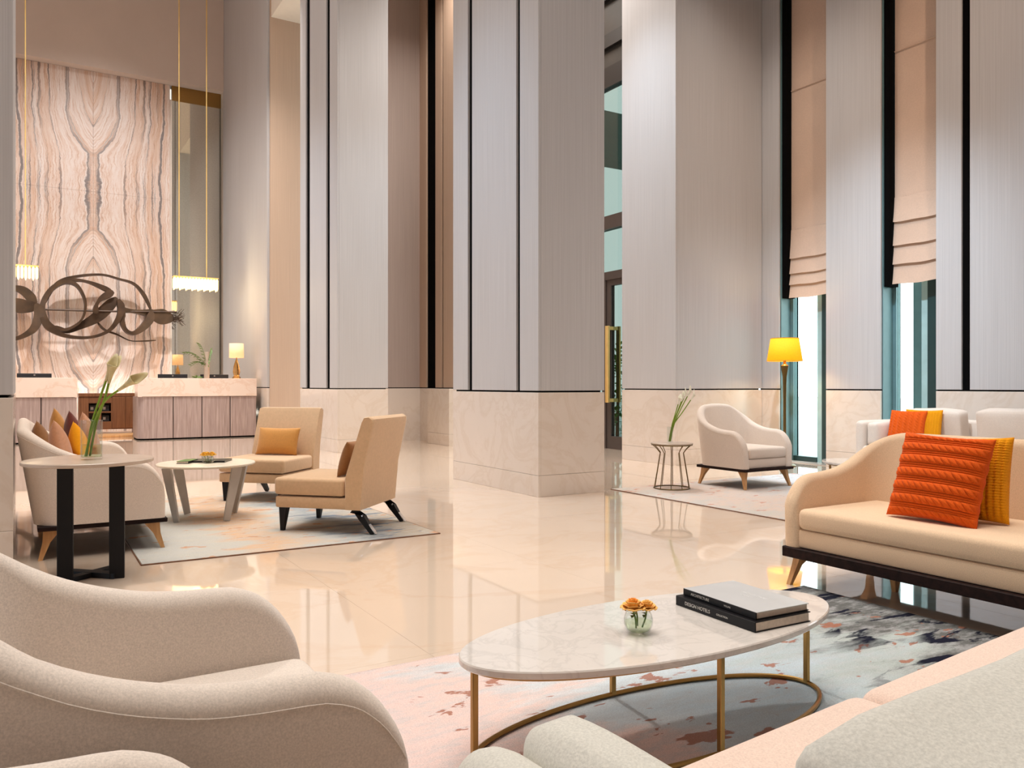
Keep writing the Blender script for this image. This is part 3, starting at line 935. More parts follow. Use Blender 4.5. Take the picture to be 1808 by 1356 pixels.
def boxy_sofa(label, loc, rotz, L, D, zarm, zcush, seatmat, bodymat, zl, seat=0.42, cuts=None):
    """low sofa with slim rounded arms, loose arm bolsters, loose seat and back cushions. Front towards +y, x along the length from 0."""
    root = thing('sofa', label, 'sofa', loc, rotz)
    aw = 0.115
    for x0 in (0, L - aw):
        g = G(); rings = []
        n = 14
        for (y, ins) in ((0.0, 0.02), (0.015, 0.006), (0.04, 0), (D * 0.5, 0), (D - 0.06, 0), (D - 0.03, 0.005), (D - 0.01, 0.014), (D, 0.03)):
            w = aw - 2 * ins; r = w / 2; ring = [(x0 + ins, y, 0.12)]
            for k in range(n + 1):
                a = pi - pi * k / n
                ring.append((x0 + aw / 2 + r * cos(a), y, zarm - ins - r + r * sin(a)))
            ring.append((x0 + aw - ins, y, 0.12))
            rings.append(ring)
        g.loft(rings).obj('arm', bodymat, root, True, 50)
    G().box(aw + 0.002, L - aw - 0.002, 0.0, 0.15, 0.12, zarm + 0.02, 0.04, 3).obj('back', bodymat, root, True)
    G().box(aw + 0.002, L - aw - 0.002, 0.15, D + 0.01, 0.12, 0.27, 0.02, 2).obj('seat_base', bodymat, root, True)
    ed = [aw + 0.004] + (cuts or [L / 2]) + [L - aw - 0.004]
    for k in range(len(ed) - 1):
        a, b = ed[k], ed[k + 1]
        G().box(a + 0.003, b - 0.003, 0.16, D + 0.045, 0.275, seat, 0.045, 5).obj('seat_cushion', seatmat, root, True)
    for x in (0.12, L - 0.12):
        for y in (0.1, D - 0.08):
            G().box(x - 0.025, x + 0.025, y - 0.025, y + 0.025, zl, 0.12, 0.004, 1).obj('leg', 'plinth', root)
    return root


SN = boxy_sofa('pale grey sofa with blush seat cushions, nearest to the viewer in the lower right corner', (0.568, 0.172, 0), radians(5), 2.35, 0.84, 0.616, 0.74, 'seatpink', 'greywhite', 0.010, seat=0.44, cuts=[1.10])
SF = boxy_sofa('cream sofa against the window wall with two knit pillows', (9.30, 3.85, 0), radians(90), 2.24, 0.86, 0.69, 0.82, 'linen_light', 'linen_light', 0.0, seat=0.40)


def soft_box(w, d, h, bev=0.034, puff=0.025):
    """loose upholstered cushion: rounded box with puffed faces, base centre at origin"""
    g = G().box(-w / 2, w / 2, -d / 2, d / 2, 0, h, 0)
    bm = bmesh.new()
    me = g.mesh('tmp'); bm.from_mesh(me); bpy.data.meshes.remove(me)
    bmesh.ops.subdivide_edges(bm, edges=bm.edges[:], cuts=11, use_grid_fill=True)
    bmesh.ops.recalc_face_normals(bm, faces=bm.faces[:])
    for v in bm.verts:
        u = (v.co.x / (w / 2), v.co.y / (d / 2), (v.co.z - h / 2) / (h / 2))
        # round the box
        hx, hy, hz = w / 2 - bev, d / 2 - bev, h / 2 - bev
        c = Vector((max(-hx, min(hx, v.co.x)), max(-hy, min(hy, v.co.y)), max(-hz, min(hz, v.co.z - h / 2))))
        dlt = Vector((v.co.x, v.co.y, v.co.z - h / 2)) - c
        if dlt.length > 1e-9: dlt = dlt.normalized() * bev
        q = c + dlt
        q.y += (1 if u[1] > 0 else -1) * puff * (1 - u[0] ** 2) * (1 - u[2] ** 2) * abs(u[1])
        q.z += 0.012 * (1 - u[0] ** 2) * u[2]
        q.z += 0.004 * sin(q.x * 14 + q.y * 9)
        q.y += 0.004 * sin(q.x * 11 + q.z * 13)
        v.co = q + Vector((0, 0, h / 2))
    out = G()
    bm.verts.index_update()
    out.add([v.co.copy() for v in bm.verts], [[v.index for v in f.verts] for f in bm.faces])
    bm.free()
    return out


def loose_cushion(name, label, loc, rot, w, d, h, mat, group=None, pip=True):
    r = thing(name, label, 'cushion', loc, 0, group)
    r.rotation_euler = rot
    soft_box(w, d, h).obj('cover', mat, r, True, 180)
    if pip:
        pts = []
        x, y, z0, z1 = w / 2 - 0.018, d / 2 - 0.018, 0.018, h - 0.016
        for a, b in ((-x, z0), (x, z0), (x, z1), (-x, z1)): pts.append((a, b))
        path = []
        for i in range(4):
            (a, b), (c2, d2) = pts[i], pts[(i + 1) % 4]
            for k in range(10):
                f = k / 10
                path.append((a + (c2 - a) * f, -y, b + (d2 - b) * f + (0.012 * (1 - (2 * f - 1) ** 2) if i == 2 else 0)))
        G().tube(path, 0.005, 6, True).obj('piping', mat, r, True)
    return r


loose_cushion('back_cushion', 'large pale grey back cushion in the lower right corner, nearest to the viewer', (1.165, 0.48, 0.443), (radians(8), 0, radians(2)), 1.12, 0.19, 0.35, 'greywhite', 'loose cushions of the near sofa')
loose_cushion('back_cushion', 'pale grey back cushion at the far end of the near sofa', (2.22, 0.53, 0.443), (radians(8), 0, radians(5)), 0.90, 0.19, 0.355, 'greywhite', 'loose cushions of the near sofa')
loose_cushion('arm_cushion', 'small pale grey cushion propped inside the near sofa arm below the coffee table', (0.666, 0.775, 0.443), (0, 0, radians(93)), 0.44, 0.10, 0.19, 'greywhite', 'loose cushions of the near sofa')
loose_cushion('back_cushion', 'cream back cushion against the pier beside the second window', (9.04, 5.42, 0.405), (radians(8), 0, radians(-90)), 0.66, 0.2, 0.42, 'linen_light', 'loose cushions of the far sofa')
loose_cushion('back_cushion', 'broad cream back cushion cut by the right edge', (9.04, 4.42, 0.405), (radians(8), 0, radians(-90)), 1.0, 0.2, 0.44, 'linen_light', 'loose cushions of the far sofa')
loose_cushion('arm_cushion', 'cream cushion standing inside the far sofa arm, left of the orange pillow', (8.70, 5.90, 0.405), (0, 0, 0), 0.42, 0.13, 0.26, 'linen_light', 'loose cushions of the far sofa')

pillow('knit_pillow', 'large burnt orange cable-knit pillow leaning on the sand coloured sofa', (3.86, 2.36, 0.432), (radians(-20), radians(2), radians(-88)), 0.46, 0.455, 0.15, 'rustknit', 150, cable_knit, 'knit pillows')
pillow('knit_pillow', 'mustard yellow ribbed knit pillow tucked behind the large orange one', (4.05, 2.30, 0.432), (radians(-13), radians(-2), radians(-84)), 0.43, 0.43, 0.12, 'mustard', 130, rib_knit, 'knit pillows')
pillow('knit_pillow', 'small burnt orange cable-knit pillow on the far cream sofa', (8.66, 5.60, 0.402), (radians(-16), 0, radians(-86)), 0.43, 0.43, 0.13, 'rustknit', 70, cable_knit_v, 'knit pillows')
pillow('knit_pillow', 'mustard knit pillow behind the small orange one on the far sofa', (8.78, 5.46, 0.402), (radians(-8), 0, radians(-86)), 0.43, 0.43, 0.10, 'mustard', 60, rib_knit, 'knit pillows')

# satin cushions on the left sofa
for (nm, lb, x, y, rz, sz, mt, ry) in (
        ('satin_cushion', 'bronze satin cushion furthest back against the sofa behind the black side table', 0.16, 6.72, 92, 0.33, 'brown', 24),
        ('satin_cushion', 'copper satin cushion at the front of the left sofa pile', 0.25, 6.20, 84, 0.33, 'copper', 32),
        ('satin_cushion', 'mustard cushion peeking out behind the front copper cushion on the left sofa', 0.36, 6.32, 80, 0.31, 'mustard', 38),
        ('satin_cushion', 'caramel satin cushion at the back of the left sofa pile', 0.29, 7.0, 88, 0.38, 'caramel', 30),
        ('satin_cushion', 'maroon velvet cushion between the caramel and copper ones on the left sofa', 0.38, 6.86, 90, 0.36, 'maroon', 34),
        ('satin_cushion', 'copper satin cushion seen just left of the glass vase', 0.45, 6.62, 86, 0.35, 'copper', 40)):
    pillow(nm, lb, (x, y, 0.434 + sz / 2 * sin(radians(ry))), (radians(-14), radians(ry), radians(rz)), sz, sz, 0.13, mt, 24, None, 'satin cushions on the left sofa')


# ------------------------------------------------------------------ slipper chairs
def slipper_chair(label, loc, rotz):
    r = thing('slipper_chair', label, 'chair', loc, rotz, 'camel slipper chairs')
    w = 0.34; d0, d1 = -0.33, 0.36
    G().box(d0 + 0.04, d1, -w, w, 0.19, 0.275, 0.012, 2).obj('seat_frame', 'tan', r, True)
    G().box(d0 + 0.13, d1 + 0.012, -w - 0.004, w + 0.004, 0.285, 0.415, 0.028, 4).obj('seat_cushion', 'tan', r, True)
    # raked back running down to the frame
    prof = [(d0 + 0.125, 0.19), (d0 + 0.125, 0.42), (d0 + 0.06, 0.62), (d0 - 0.015, 0.84), (d0 - 0.035, 0.875), (d0 - 0.075, 0.88), (d0 - 0.105, 0.86), (d0 - 0.105, 0.83), (d0 - 0.03, 0.5), (d0 + 0.0, 0.19)]
    g = G(); rings = []
    for y, k in ((-w - 0.002, 0.012), (-w + 0.01, 0.003), (-w + 0.03, 0), (w - 0.03, 0), (w - 0.01, 0.003), (w + 0.002, 0.012)):
        cx = sum(p[0] for p in prof) / len(prof); cz = sum(p[1] for p in prof) / len(prof)
        rings.append([(p[0] + (cx - p[0]) * k * 6, y, p[1] + (cz - p[1]) * k * (2 if p[1] > 0.3 else 0)) for p in prof])
    g.loft(rings).obj('backrest', 'tan', r, True, 50)
    for sy in (-1, 1):
        y = sy * (w - 0.05)
        G().loft([[(d1 - 0.035 + a * 0.014, y + b * 0.014, 0.010) for a, b in ((-1, -1), (1, -1), (1, 1), (-1, 1))],
                  [(d1 - 0.05 + a * 0.03, y + b * 0.03, 0.19) for a, b in ((-1, -1), (1, -1), (1, 1), (-1, 1))]]).obj('leg', 'black', r)
        lg = G().flatbar([(d0 + 0.07, y, 0.19), (d0 + 0.0, y, 0.13), (d0 - 0.05, y, 0.06), (d0 - 0.085, y, 0.012)], [0.055, 0.05, 0.04, 0.034], [0.06, 0.05, 0.036, 0.03], (1, 0, 0.9)).obj('leg', 'black', r)
        G().flatbar([(d0 + 0.0, y, 0.150), (d0 - 0.05, y, 0.087), (d0 - 0.098, y, 0.03), (d0 - 0.108, y, 0.014)], [0.045, 0.04, 0.034, 0.03], 0.006, (1, 0, 0.9)).obj('chrome_strip', 'chrome', lg)
    return r


slipper_chair('camel slipper chair seen from behind, standing near the rug corner', (2.12, 6.12, 0), radians(135))
slipper_chair('camel slipper chair facing the viewer behind the ivory cocktail table', (2.08, 8.0, 0), radians(225))
pillow('lumbar_pillow', 'caramel lumbar pillow propped on the camel chair facing the viewer', (2.14, 8.06, 0.416), (radians(-17), 0, radians(-45)), 0.46, 0.28, 0.12, 'caramel', 28, None, 'lumbar pillows', 0.05)
pillow('lumbar_pillow', 'brown lumbar pillow seen edge-on in the camel chair turned away', (2.185, 6.055, 0.416), (radians(-17), 0, radians(-135)), 0.46, 0.28, 0.12, 'brown', 28, None, 'lumbar pillows', 0.05)


# ------------------------------------------------------------------ tables
def oval_table(label, loc, A, B, zt, rot=0.0, zl=0.010, mat='marbletop'):
    r = thing('coffee_table', label, 'table', loc, rot)
    S = 72
    def ell(a, b, z): return [(a * cos(2 * pi * k / S), b * sin(2 * pi * k / S), z) for k in range(S)]
    G().loft([ell(A - 0.004, B - 0.004, zt - 0.022), ell(A, B, zt - 0.018), ell(A, B, zt - 0.004), ell(A - 0.003, B - 0.003, zt)]).obj('tabletop', mat, r, True, 30)
    a, b = A - 0.035, B - 0.035
    G().tube([(a * cos(2 * pi * k / S), b * sin(2 * pi * k / S), zl + 0.0085) for k in range(S)], 0.0085, 8, True).obj('base_ring', 'brass', r, True)
    G().tube([(a * cos(2 * pi * k / S), b * sin(2 * pi * k / S), zt - 0.0295) for k in range(S)], 0.007, 8, True).obj('top_ring', 'brass', r, True)
    for k in range(4):
        an = k * pi / 2
        G().box(-0.009, 0.009, -0.009, 0.009, zl + 0.008, zt - 0.024, 0.002, 1, Matrix.Translation((a * cos(an), b * sin(an), 0))).obj('leg', 'brass', r)
    return r


oval_table('oval white marble coffee table on a slim brass frame with orange roses', (1.785, 2.00, 0), 0.725, 0.30, 0.337, radians(-1.2))
oval_table('low oval marble table before the far cream sofa', (7.22, 4.98, 0), 0.55, 0.36, 0.337, radians(90))

# black pedestal side table
r = thing('side_table', 'tall round side table with taupe top and black bar legs holding lilies', 'table', (0.325, 5.285, 0), radians(-3.6))
G().lathe([(0.338, 0.662), (0.345, 0.666), (0.345, 0.680), (0.341, 0.684)], 64).obj('tabletop', 'taupetop', r, True, 30)
for sx in (-1, 1):
    for sy in (-1, 1):
        kx = 1.0 + 0.025 * sy
        G().box(-0.04, 0.04, -0.014, 0.014, 0.0, 0.662, 0.002, 1, Matrix.Translation((0.013 + sx * 0.134 * kx, sy * 0.115, 0)) @ Matrix.Rotation(radians(-8), 4, 'Z')).obj('leg', 'blackmetal', r)
for sx in (-1, 1):
    G().flatbar([(0.013 + sx * 0.132, -0.115, 0.0165), (0.013 - sx * 0.132, 0.115, 0.0165)], 0.06, 0.03 if sx > 0 else 0.026, (0, 0, 1)).obj('cross_bar', 'blackmetal', r)

# ivory cocktail table with splayed slab legs
r = thing('cocktail_table', 'round ivory cocktail table with splayed grey slab legs on the left rug', 'table', (1.30, 7.05, 0), radians(-20))
G().lathe([(0.375, 0.448), (0.388, 0.456), (0.388, 0.464), (0.384, 0.468)], 64).obj('tabletop', 'ivorytop', r, True, 30)
for sx in (-1, 1):
    for sy in (-1, 1):
        G().flatbar([(sx * 0.27, sy * 0.20, 0.448), (sx * 0.19, sy * 0.215, 0.013)], [0.085, 0.05], [0.022, 0.018], (sx * 0.6, sy, 0)).obj('leg', 'slableg', r)

# wire side table
r = thing('wire_table', 'small hourglass wire side table holding white callas by the armchair', 'table', (5.91, 6.47, 0.010))
G().lathe([(0.218, 0.470), (0.221, 0.472), (0.221, 0.482), (0.218, 0.484)], 48).obj('tabletop', 'taupetop', r, True, 30)
for rad, z in ((0.19, 0.006), (0.214, 0.464)):
    G().tube([(rad * cos(2 * pi * k / 40), rad * sin(2 * pi * k / 40), z) for k in range(40)], 0.006, 6, True).obj('ring', 'lampbronze', r, True)
for k in range(10):
    a = 2 * pi * k / 10 + 0.16
    G().tube([(q * cos(a), q * sin(a), z) for q, z in ((0.21, 0.466), (0.165, 0.425), (0.127, 0.378), (0.132, 0.35), (0.19, 0.008))], 0.0045, 6).obj('wire', 'lampbronze', r, True)

# ------------------------------------------------------------------ rugs
def rug(label, x0, x1, y0, y1, mat, th=0.0095, group=None):
    r = thing('rug', label, 'rug', (x0, y0, 0))
    G().box(0.004, x1 - x0 - 0.004, 0.004, y1 - y0 - 0.004, 0.0005, th, 0.003, 1).obj('pile', mat, r)
    L, H = x1 - x0, y1 - y0
    G().tube([(0, 0, 0.0045), (L, 0, 0.0045), (L, H, 0.0045), (0, H, 0.0045), (0, 0, 0.0045)], 0.0042, 6).obj('bound_edge', 'walnut' if mat != 'rug_main' else 'rug_main', r)
    return r


rug('abstract rug fading from blush pink to slate and navy under the marble coffee table', 0.66, 3.68, 0.06, 2.97, 'rug_main')
rug('pale grey and apricot rug under the camel chairs', 0.62, 2.66, 5.43, 8.42, 'rug_left')
rug('pale blush rug under the armchair near the windows', 5.33, 8.2, 3.5, 6.78, 'rug_right')


# ------------------------------------------------------------------ flowers and vases
def orient(loc, d, roll=0.0):
    q = Vector(d).to_track_quat('Z', 'Y')
    return Matrix.Translation(loc) @ q.to_matrix().to_4x4() @ Matrix.Rotation(roll, 4, 'Z')


def calla(label, loc, path, size, mat, roll, group, rad=0.006):
    r = thing('calla_lily', label, 'flower', loc, 0, group)
    pts = [Vector(p) for p in path]
    # smooth the path
    sm = []
    for i in range(len(pts) - 1):
        p0 = pts[max(i - 1, 0)]; p1 = pts[i]; p2 = pts[i + 1]; p3 = pts[min(i + 2, len(pts) - 1)]
        for k in range(6):
            t = k / 6
            sm.append(0.5 * ((2 * p1) + (p2 - p0) * t + (2 * p0 - 5 * p1 + 4 * p2 - p3) * t * t + (3 * p1 - p0 - 3 * p2 + p3) * t ** 3))
    sm.append(pts[-1])
    G().tube(sm, rad, 8).obj('stem', 'stem', r, True)
    d = (sm[-1] - sm[-3]).normalized()
    mt = orient(sm[-1] - d * 0.004, d, roll)
    g = G(); rings = []; S = 24
    for i in range(13):
        v = i / 12; ring = []
        for k in range(S):
            u = 2 * pi * k / S
            f = max(0, cos(u))
            rr = size * (0.05 + 0.07 * v + 0.11 * v ** 3)
            z = size * (0.95 * v) + size * 0.42 * (v ** 3) * f ** 2 - size * 0.12 * v ** 3 * (1 - f)
            out = size * 0.16 * v ** 4 * f
            p = Vector(((rr + out) * cos(u), rr * sin(u), z))
            ring.append(mt @ p)
        rings.append(ring)
    g.loft(rings, True, False, False)
    sp = g.obj('spathe', mat, r, True)
    sol = sp.modifiers.new('thickness', 'SOLIDIFY'); sol.thickness = 0.002
    G().tube([mt @ Vector((0, 0, size * 0.1)), mt @ Vector((0, 0, size * 0.62))], size * 0.035, 8).obj('spadix', 'yellowflower', r, True)
    return r


# glass cylinder with callas on the black side table
vx, vy = 0.325 + 0.012, 5.285 - 0.03
r = thing('glass_vase', 'tall clear glass cylinder vase on the taupe side table', 'vase', (vx, vy, 0.6845))
G().lathe([(0.0, 0.0), (0.056, 0.0), (0.058, 0.004), (0.058, 0.225), (0.056, 0.227), (0.054, 0.225), (0.054, 0.014), (0.0, 0.012)], 40, 0, 0, False, False).obj('glass', 'glass', r, True)
G().lathe([(0.0, 0.0145), (0.0525, 0.0145), (0.0525, 0.085), (0.0, 0.085)], 32, 0, 0, False, False).obj('water', 'water', r, True)
RX, RY = 0.855, -0.518          # direction across the room from the armchairs towards the sofas
def lean(a, z, b=0.0): return (RX * a + 0.518 * b, RY * a + 0.855 * b, z)
cz = 0.702
cl = [('calla lily in the glass cylinder with the most upright bloom', [lean(-0.03, 0.0), lean(0.0, 0.18), lean(0.05, 0.34), lean(0.085, 0.44)], 0.12, 'spathe', 0.3),
      ('calla lily in the glass cylinder just beside the upright one', [lean(-0.02, 0.0, 0.02), lean(0.02, 0.18, 0.01), lean(0.075, 0.33), lean(0.10, 0.425)], 0.125, 'spathe', -0.2),
      ('calla lily in the glass cylinder bending furthest over', [lean(-0.025, 0.0, -0.02), lean(0.01, 0.16, -0.01), lean(0.07, 0.31), lean(0.16, 0.385)], 0.13, 'spathe', 0.0)]
for lb, pa, sz, mt, ro in cl:
    calla(lb, (vx, vy, cz), pa, sz, mt, ro, 'callas in the glass cylinder', 0.0065)

# white callas in a small vase on the wire table
r = thing('glass_vase', 'slim clear glass vase on the wire side table', 'vase', (5.90, 6.49, 0.4945))
G().lathe([(0.0, 0.0), (0.028, 0.0), (0.03, 0.003), (0.03, 0.17), (0.027, 0.17), (0.027, 0.01), (0.0, 0.009)], 28, 0, 0, False, False).obj('glass', 'glass', r, True)
for k, (a, b) in enumerate(((0.09, 0.40), (0.125, 0.43), (0.15, 0.465), (0.225, 0.445), (0.19, 0.485))):
    calla(['white calla lily in the slim vase, lowest bloom of its bunch', 'white calla lily in the slim vase, second lowest bloom towards the column', 'white calla lily in the slim vase, second tallest bloom', 'white calla lily in the slim vase leaning furthest towards the armchair', 'white calla lily in the slim vase, tallest bloom of its bunch'][k],
          (5.90, 6.49, 0.507), [lean(-0.012 + 0.005 * k, 0.0, 0.004 * (k - 2)), lean(0.02 + 0.006 * k, 0.17, 0.004 * (k - 2)), lean(a * 0.6, b * 0.7), lean(a, b)], 0.085, 'whitebloom', 0.5 * k, 'white callas in the slim vase', 0.0055)


def rose(label, loc, R_, mat, matin, stem_to, group):
    r = thing('rose', label, 'flower', loc, 0, group)
    layers = [(0.20, 3, 0.95, 0.10), (0.38, 4, 0.9, 0.2), (0.6, 5, 0.8, 0.45), (0.82, 6, 0.62, 0.8), (1.0, 7, 0.45, 1.1)]
    for li, (rad, cnt, hgt, curl) in enumerate(layers):
        for k in range(cnt):
            a0 = 2 * pi * k / cnt + li * 0.7
            g = G(); rows = []
            nv, nu = 5, 6
            for i in range(nv + 1):
                v = i / nv; row = []
                for j in range(nu + 1):
                    u = -1 + 2 * j / nu
                    wd = 2 * pi / cnt * 0.72
                    a = a0 + u * wd * (0.5 + 0.5 * v)
                    rr = R_ * rad * (0.25 + 0.75 * v ** 0.6) + R_ * 0.16 * curl * max(0, v - 0.6) * 2
                    z = R_ * (1.15 * hgt * v - 0.18 * curl * max(0, v - 0.7) * 3 - 0.16 * u * u * v)
                    row.append((rr * cos(a), rr * sin(a), z))
                rows.append(row)
            g.loft(rows, False)
            o = g.obj('petal', matin if li < 2 else mat, r, True, 180)
            sm = o.modifiers.new('thickness', 'SOLIDIFY'); sm.thickness = 0.0012
    s = Vector(stem_to)
    G().tube([(0, 0, 0.004), s * 0.5 + Vector((0.004, 0, 0)), s], 0.0028, 6).obj('stem', 'leaf', r, True)
    for k in range(2):
        a = 1.2 + 2.6 * k; b = s * 0.25
        dv = Vector((cos(a), sin(a), 0.1)); sv = Vector((-sin(a), cos(a), 0))
        G().add([b, b + dv * 0.016 + sv * 0.008, b + dv * 0.032 - Vector((0, 0, 0.006)), b + dv * 0.016 - sv * 0.008], [(0, 1, 2), (0, 2, 3)]).obj('leaf', 'leaf', r)
    return r


# roses in a fishbowl on the marble table
bx, by, bz = 1.655, 1.965, 0.3375
r = thing('glass_bowl', 'small clear glass fishbowl vase on the oval marble table', 'vase', (bx, by, bz))
G().lathe([(0.0, 0.0), (0.026, 0.0), (0.038, 0.009), (0.0455, 0.028), (0.046, 0.045), (0.041, 0.062), (0.034, 0.072), (0.033, 0.0725), (0.0325, 0.071), (0.0395, 0.061), (0.0443, 0.045), (0.0435, 0.029), (0.036, 0.0115), (0.024, 0.004), (0.0, 0.004)], 36, 0, 0, False, False).obj('glass', 'glass', r, True)
G().lathe([(0.0, 0.0045), (0.023, 0.0045), (0.035, 0.0122), (0.0425, 0.029), (0.0432, 0.036), (0.0, 0.036)], 32, 0, 0, False, False).obj('water', 'water', r, True)
rose('deep orange rose in the glass bowl, the larger and fuller bloom', (bx - 0.018, by + 0.004, bz + 0.072), 0.036, 'rose', 'rosedeep', (0.012, 0, -0.058), 'roses in the glass bowl')
rose('pale apricot rose in the glass bowl, beside the deep orange bloom', (bx + 0.026, by - 0.01, bz + 0.070), 0.030, 'rose', 'rose', (-0.014, 0.006, -0.054), 'roses in the glass bowl')
rose('small apricot rose at the back of the glass bowl', (bx + 0.012, by + 0.03, bz + 0.070), 0.026, 'yellowflower', 'rose', (-0.004, -0.016, -0.054), 'roses in the glass bowl')

# yellow posy on the ivory cocktail table
bx2, by2, bz2 = 1.30, 6.98, 0.4685
r = thing('glass_bowl', 'tiny glass bowl of yellow flowers on the ivory cocktail table', 'vase', (bx2, by2, bz2))
G().lathe([(0.0, 0.0), (0.03, 0.0), (0.05, 0.02), (0.05, 0.04), (0.04, 0.06), (0.037, 0.06), (0.046, 0.04), (0.046, 0.021), (0.028, 0.004), (0.0, 0.004)], 28, 0, 0, False, False).obj('glass', 'glass', r, True)
for k, (dx, dy, rr) in enumerate(((-0.03, 0.0, 0.032), (0.03, -0.005, 0.032), (0.0, 0.03, 0.03))):
    rose(['yellow rose in the tiny bowl, on the sofa side', 'yellow rose in the tiny bowl, on the camel chair side', 'yellow rose at the back of the tiny bowl'][k], (bx2 + dx, by2 + dy, bz2 + 0.06), rr, 'yellowflower', 'yellowflower', (-dx * 0.5, -dy * 0.5, -0.05), 'yellow roses in the tiny bowl')


# ------------------------------------------------------------------ books
def text(body, size, mtx, mat, parent, name='lettering'):
    c = bpy.data.curves.new(name, 'FONT')
    c.body = body; c.size = size; c.extrude = 0.0002; c.align_y = 'CENTER'
    o = bpy.data.objects.new(name, c)
    c.materials.append(M[mat])
    COL.objects.link(o)
    bpy.context.view_layer.update()
    me = bpy.data.meshes.new_from_object(o.evaluated_get(bpy.context.evaluated_depsgraph_get()))
    bpy.data.objects.remove(o)
    o = bpy.data.objects.new(name, me)
    COL.objects.link(o); o.parent = parent
    o.matrix_local = mtx
    o['kind'] = 'stuff'
    return o


def book(label, loc, rotz, L, Wd, th, cover, group, spine=None, title=None):
    """spine along local x on the -y side"""
    r = thing('book', label, 'book', loc, rotz, group)
    ct = 0.0028
    G().box(-L / 2, L / 2, -Wd / 2, Wd / 2, th - ct, th, 0.0008, 1).obj('front_cover', cover, r)
    G().box(-L / 2, L / 2, -Wd / 2, Wd / 2, 0, ct, 0.0008, 1).obj('back_cover', 'black', r)
    G().box(-L / 2, L / 2, -Wd / 2 - 0.002, -Wd / 2 + 0.003, 0.0, th - 0.0005, 0.001, 1).obj('spine', 'black', r)
    G().box(-L / 2 + 0.004, L / 2 - 0.004, -Wd / 2 + 0.0032, Wd / 2 - 0.005, ct + 0.0001, th - ct - 0.0001).obj('pages', 'paper', r)
    if spine:
        for (tx, size, x) in spine:
            text(tx, size, Matrix.Translation((x, -Wd / 2 - 0.0022, th * 0.47)) @ Matrix.Rotation(radians(90), 4, 'X'), 'letter', r)
    if title:
        for (tx, size, x, y) in title:
            text(tx, size, Matrix.Translation((x, y, th + 0.0001)), 'letter_faint', r)
    return r


book('thick black book with white spine lettering, lower of the two on the marble table', (2.10, 1.955, 0.3375), radians(-92), 0.375, 0.25, 0.033, 'black', 'books on the marble table', [('DESIGN HOTELS', 0.017, -0.14), ('COLLECTION', 0.0085, 0.015)])
book('silver covered book lying on top of the thick black one', (2.115, 1.955, 0.371), radians(-93), 0.35, 0.235, 0.024, 'silvercover', 'books on the marble table', [('ARCHITECTURE', 0.013, -0.135), ('VOLUME', 0.008, 0.03)], [('ARCHITECTURE', 0.016, -0.04, 0.03), ('VOLUME', 0.012, -0.02, 0.0)])
book('dark magazine lying behind the yellow flowers on the ivory table', (1.33, 7.14, 0.4685), radians(-28), 0.34, 0.22, 0.014, 'black', 'books on the ivory table')
book('green-edged book under the dark magazine edge on the ivory table', (1.16, 7.12, 0.4685), radians(60), 0.2, 0.10, 0.02, 'leaf', 'books on the ivory table')

# ------------------------------------------------------------------ floor lamp
r = thing('floor_lamp', 'tall bronze floor lamp with glowing yellow shade before the window', 'lamp', (8.90, 7.5, 0))
G().lathe([(0.15, 0.0), (0.15, 0.012), (0.13, 0.024), (0.04, 0.035), (0.022, 0.06)], 40).obj('base', 'lampbronze', r, True)
G().lathe([(0.02, 0.06), (0.02, 0.9), (0.024, 1.1), (0.028, 1.22), (0.05, 1.35), (0.054, 1.37), (0.03, 1.38), (0.018, 1.40), (0.018, 1.46)], 28).obj('pole', 'lampbronze', r, True)
o = G().lathe([(0.235, 1.432), (0.186, 1.745)], 48, 0, 0, False, False).obj('lamp_shade', 'shade_yellow', r, True)
sm = o.modifiers.new('thickness', 'SOLIDIFY'); sm.thickness = 0.003
for z, q in ((1.433, 0.2355), (1.744, 0.1865)):
    G().tube([(q * cos(2 * pi * k / 48), q * sin(2 * pi * k / 48), z) for k in range(48)], 0.004, 6, True).obj('shade_rim', 'caramel', r, True)
point('floor_lamp_bulb', (8.90, 7.5, 1.56), 14, (1.0, 0.72, 0.3), 0.04)


# ------------------------------------------------------------------ reception
def counter(label, x0, x1, seams, round_left):
    r = thing('reception_counter', label, 'counter', (x0, 17.5, 0), 0, 'reception counters')
    L = x1 - x0
    G().box(0.17, L - 0.02, 0.035, 0.79, 0.04, 0.86).obj('carcass', 'plinth', r)
    cur = 0.0
    for s_ in seams + [L]:
        a, b = cur + 0.008, s_ - 0.008
        if cur == 0.0 and round_left:
            g = G(); S = 8; outl = [(0, 0.8)]
            R_ = 0.16
            for k in range(S + 1):
                an = pi + pi / 2 * k / S
                outl.append((0 + R_ + R_ * cos(an), R_ + R_ * sin(an)))
            outl += [(b, 0), (b, 0.03)]
            for k in range(S + 1):
                an = 3 * pi / 2 - pi / 2 * k / S
                outl.append((R_ + (R_ - 0.03) * cos(an), R_ + (R_ - 0.03) * sin(an)))
            outl.append((0.03, 0.8))
            g.loft([[(p[0], p[1], 0.03) for p in outl], [(p[0], p[1], 0.862) for p in outl]]).obj('front_panel', 'counterwood', r, True, 50)
        else:
            G().box(a, b, 0.0, 0.03, 0.03, 0.862, 0.003, 1).obj('front_panel', 'counterwood', r)
        cur = s_
    G().box(-0.0 + 0.0, L, -0.02, 0.48, 0.868, 1.238, 0.006, 2).obj('stone_ledge', 'counterstone', r)
    G().box(0.02, L - 0.02, 0.48, 1.0, 0.74, 0.78, 0.003, 1).obj('work_top', 'counterwood', r)
    G().box(0.02, L - 0.02, 0.06, 0.78, 0.0, 0.03).obj('kick_plate', 'gap', r)
    return r


counter('reception counter with rounded end on the mirror side of the onyx wall', 1.93, 4.24, [0.66, 1.21, 1.77], True)
counter('reception counter before the onyx wall, partly hidden by the near dark column', -1.4, 0.88, [0.5, 1.1, 1.68], False)

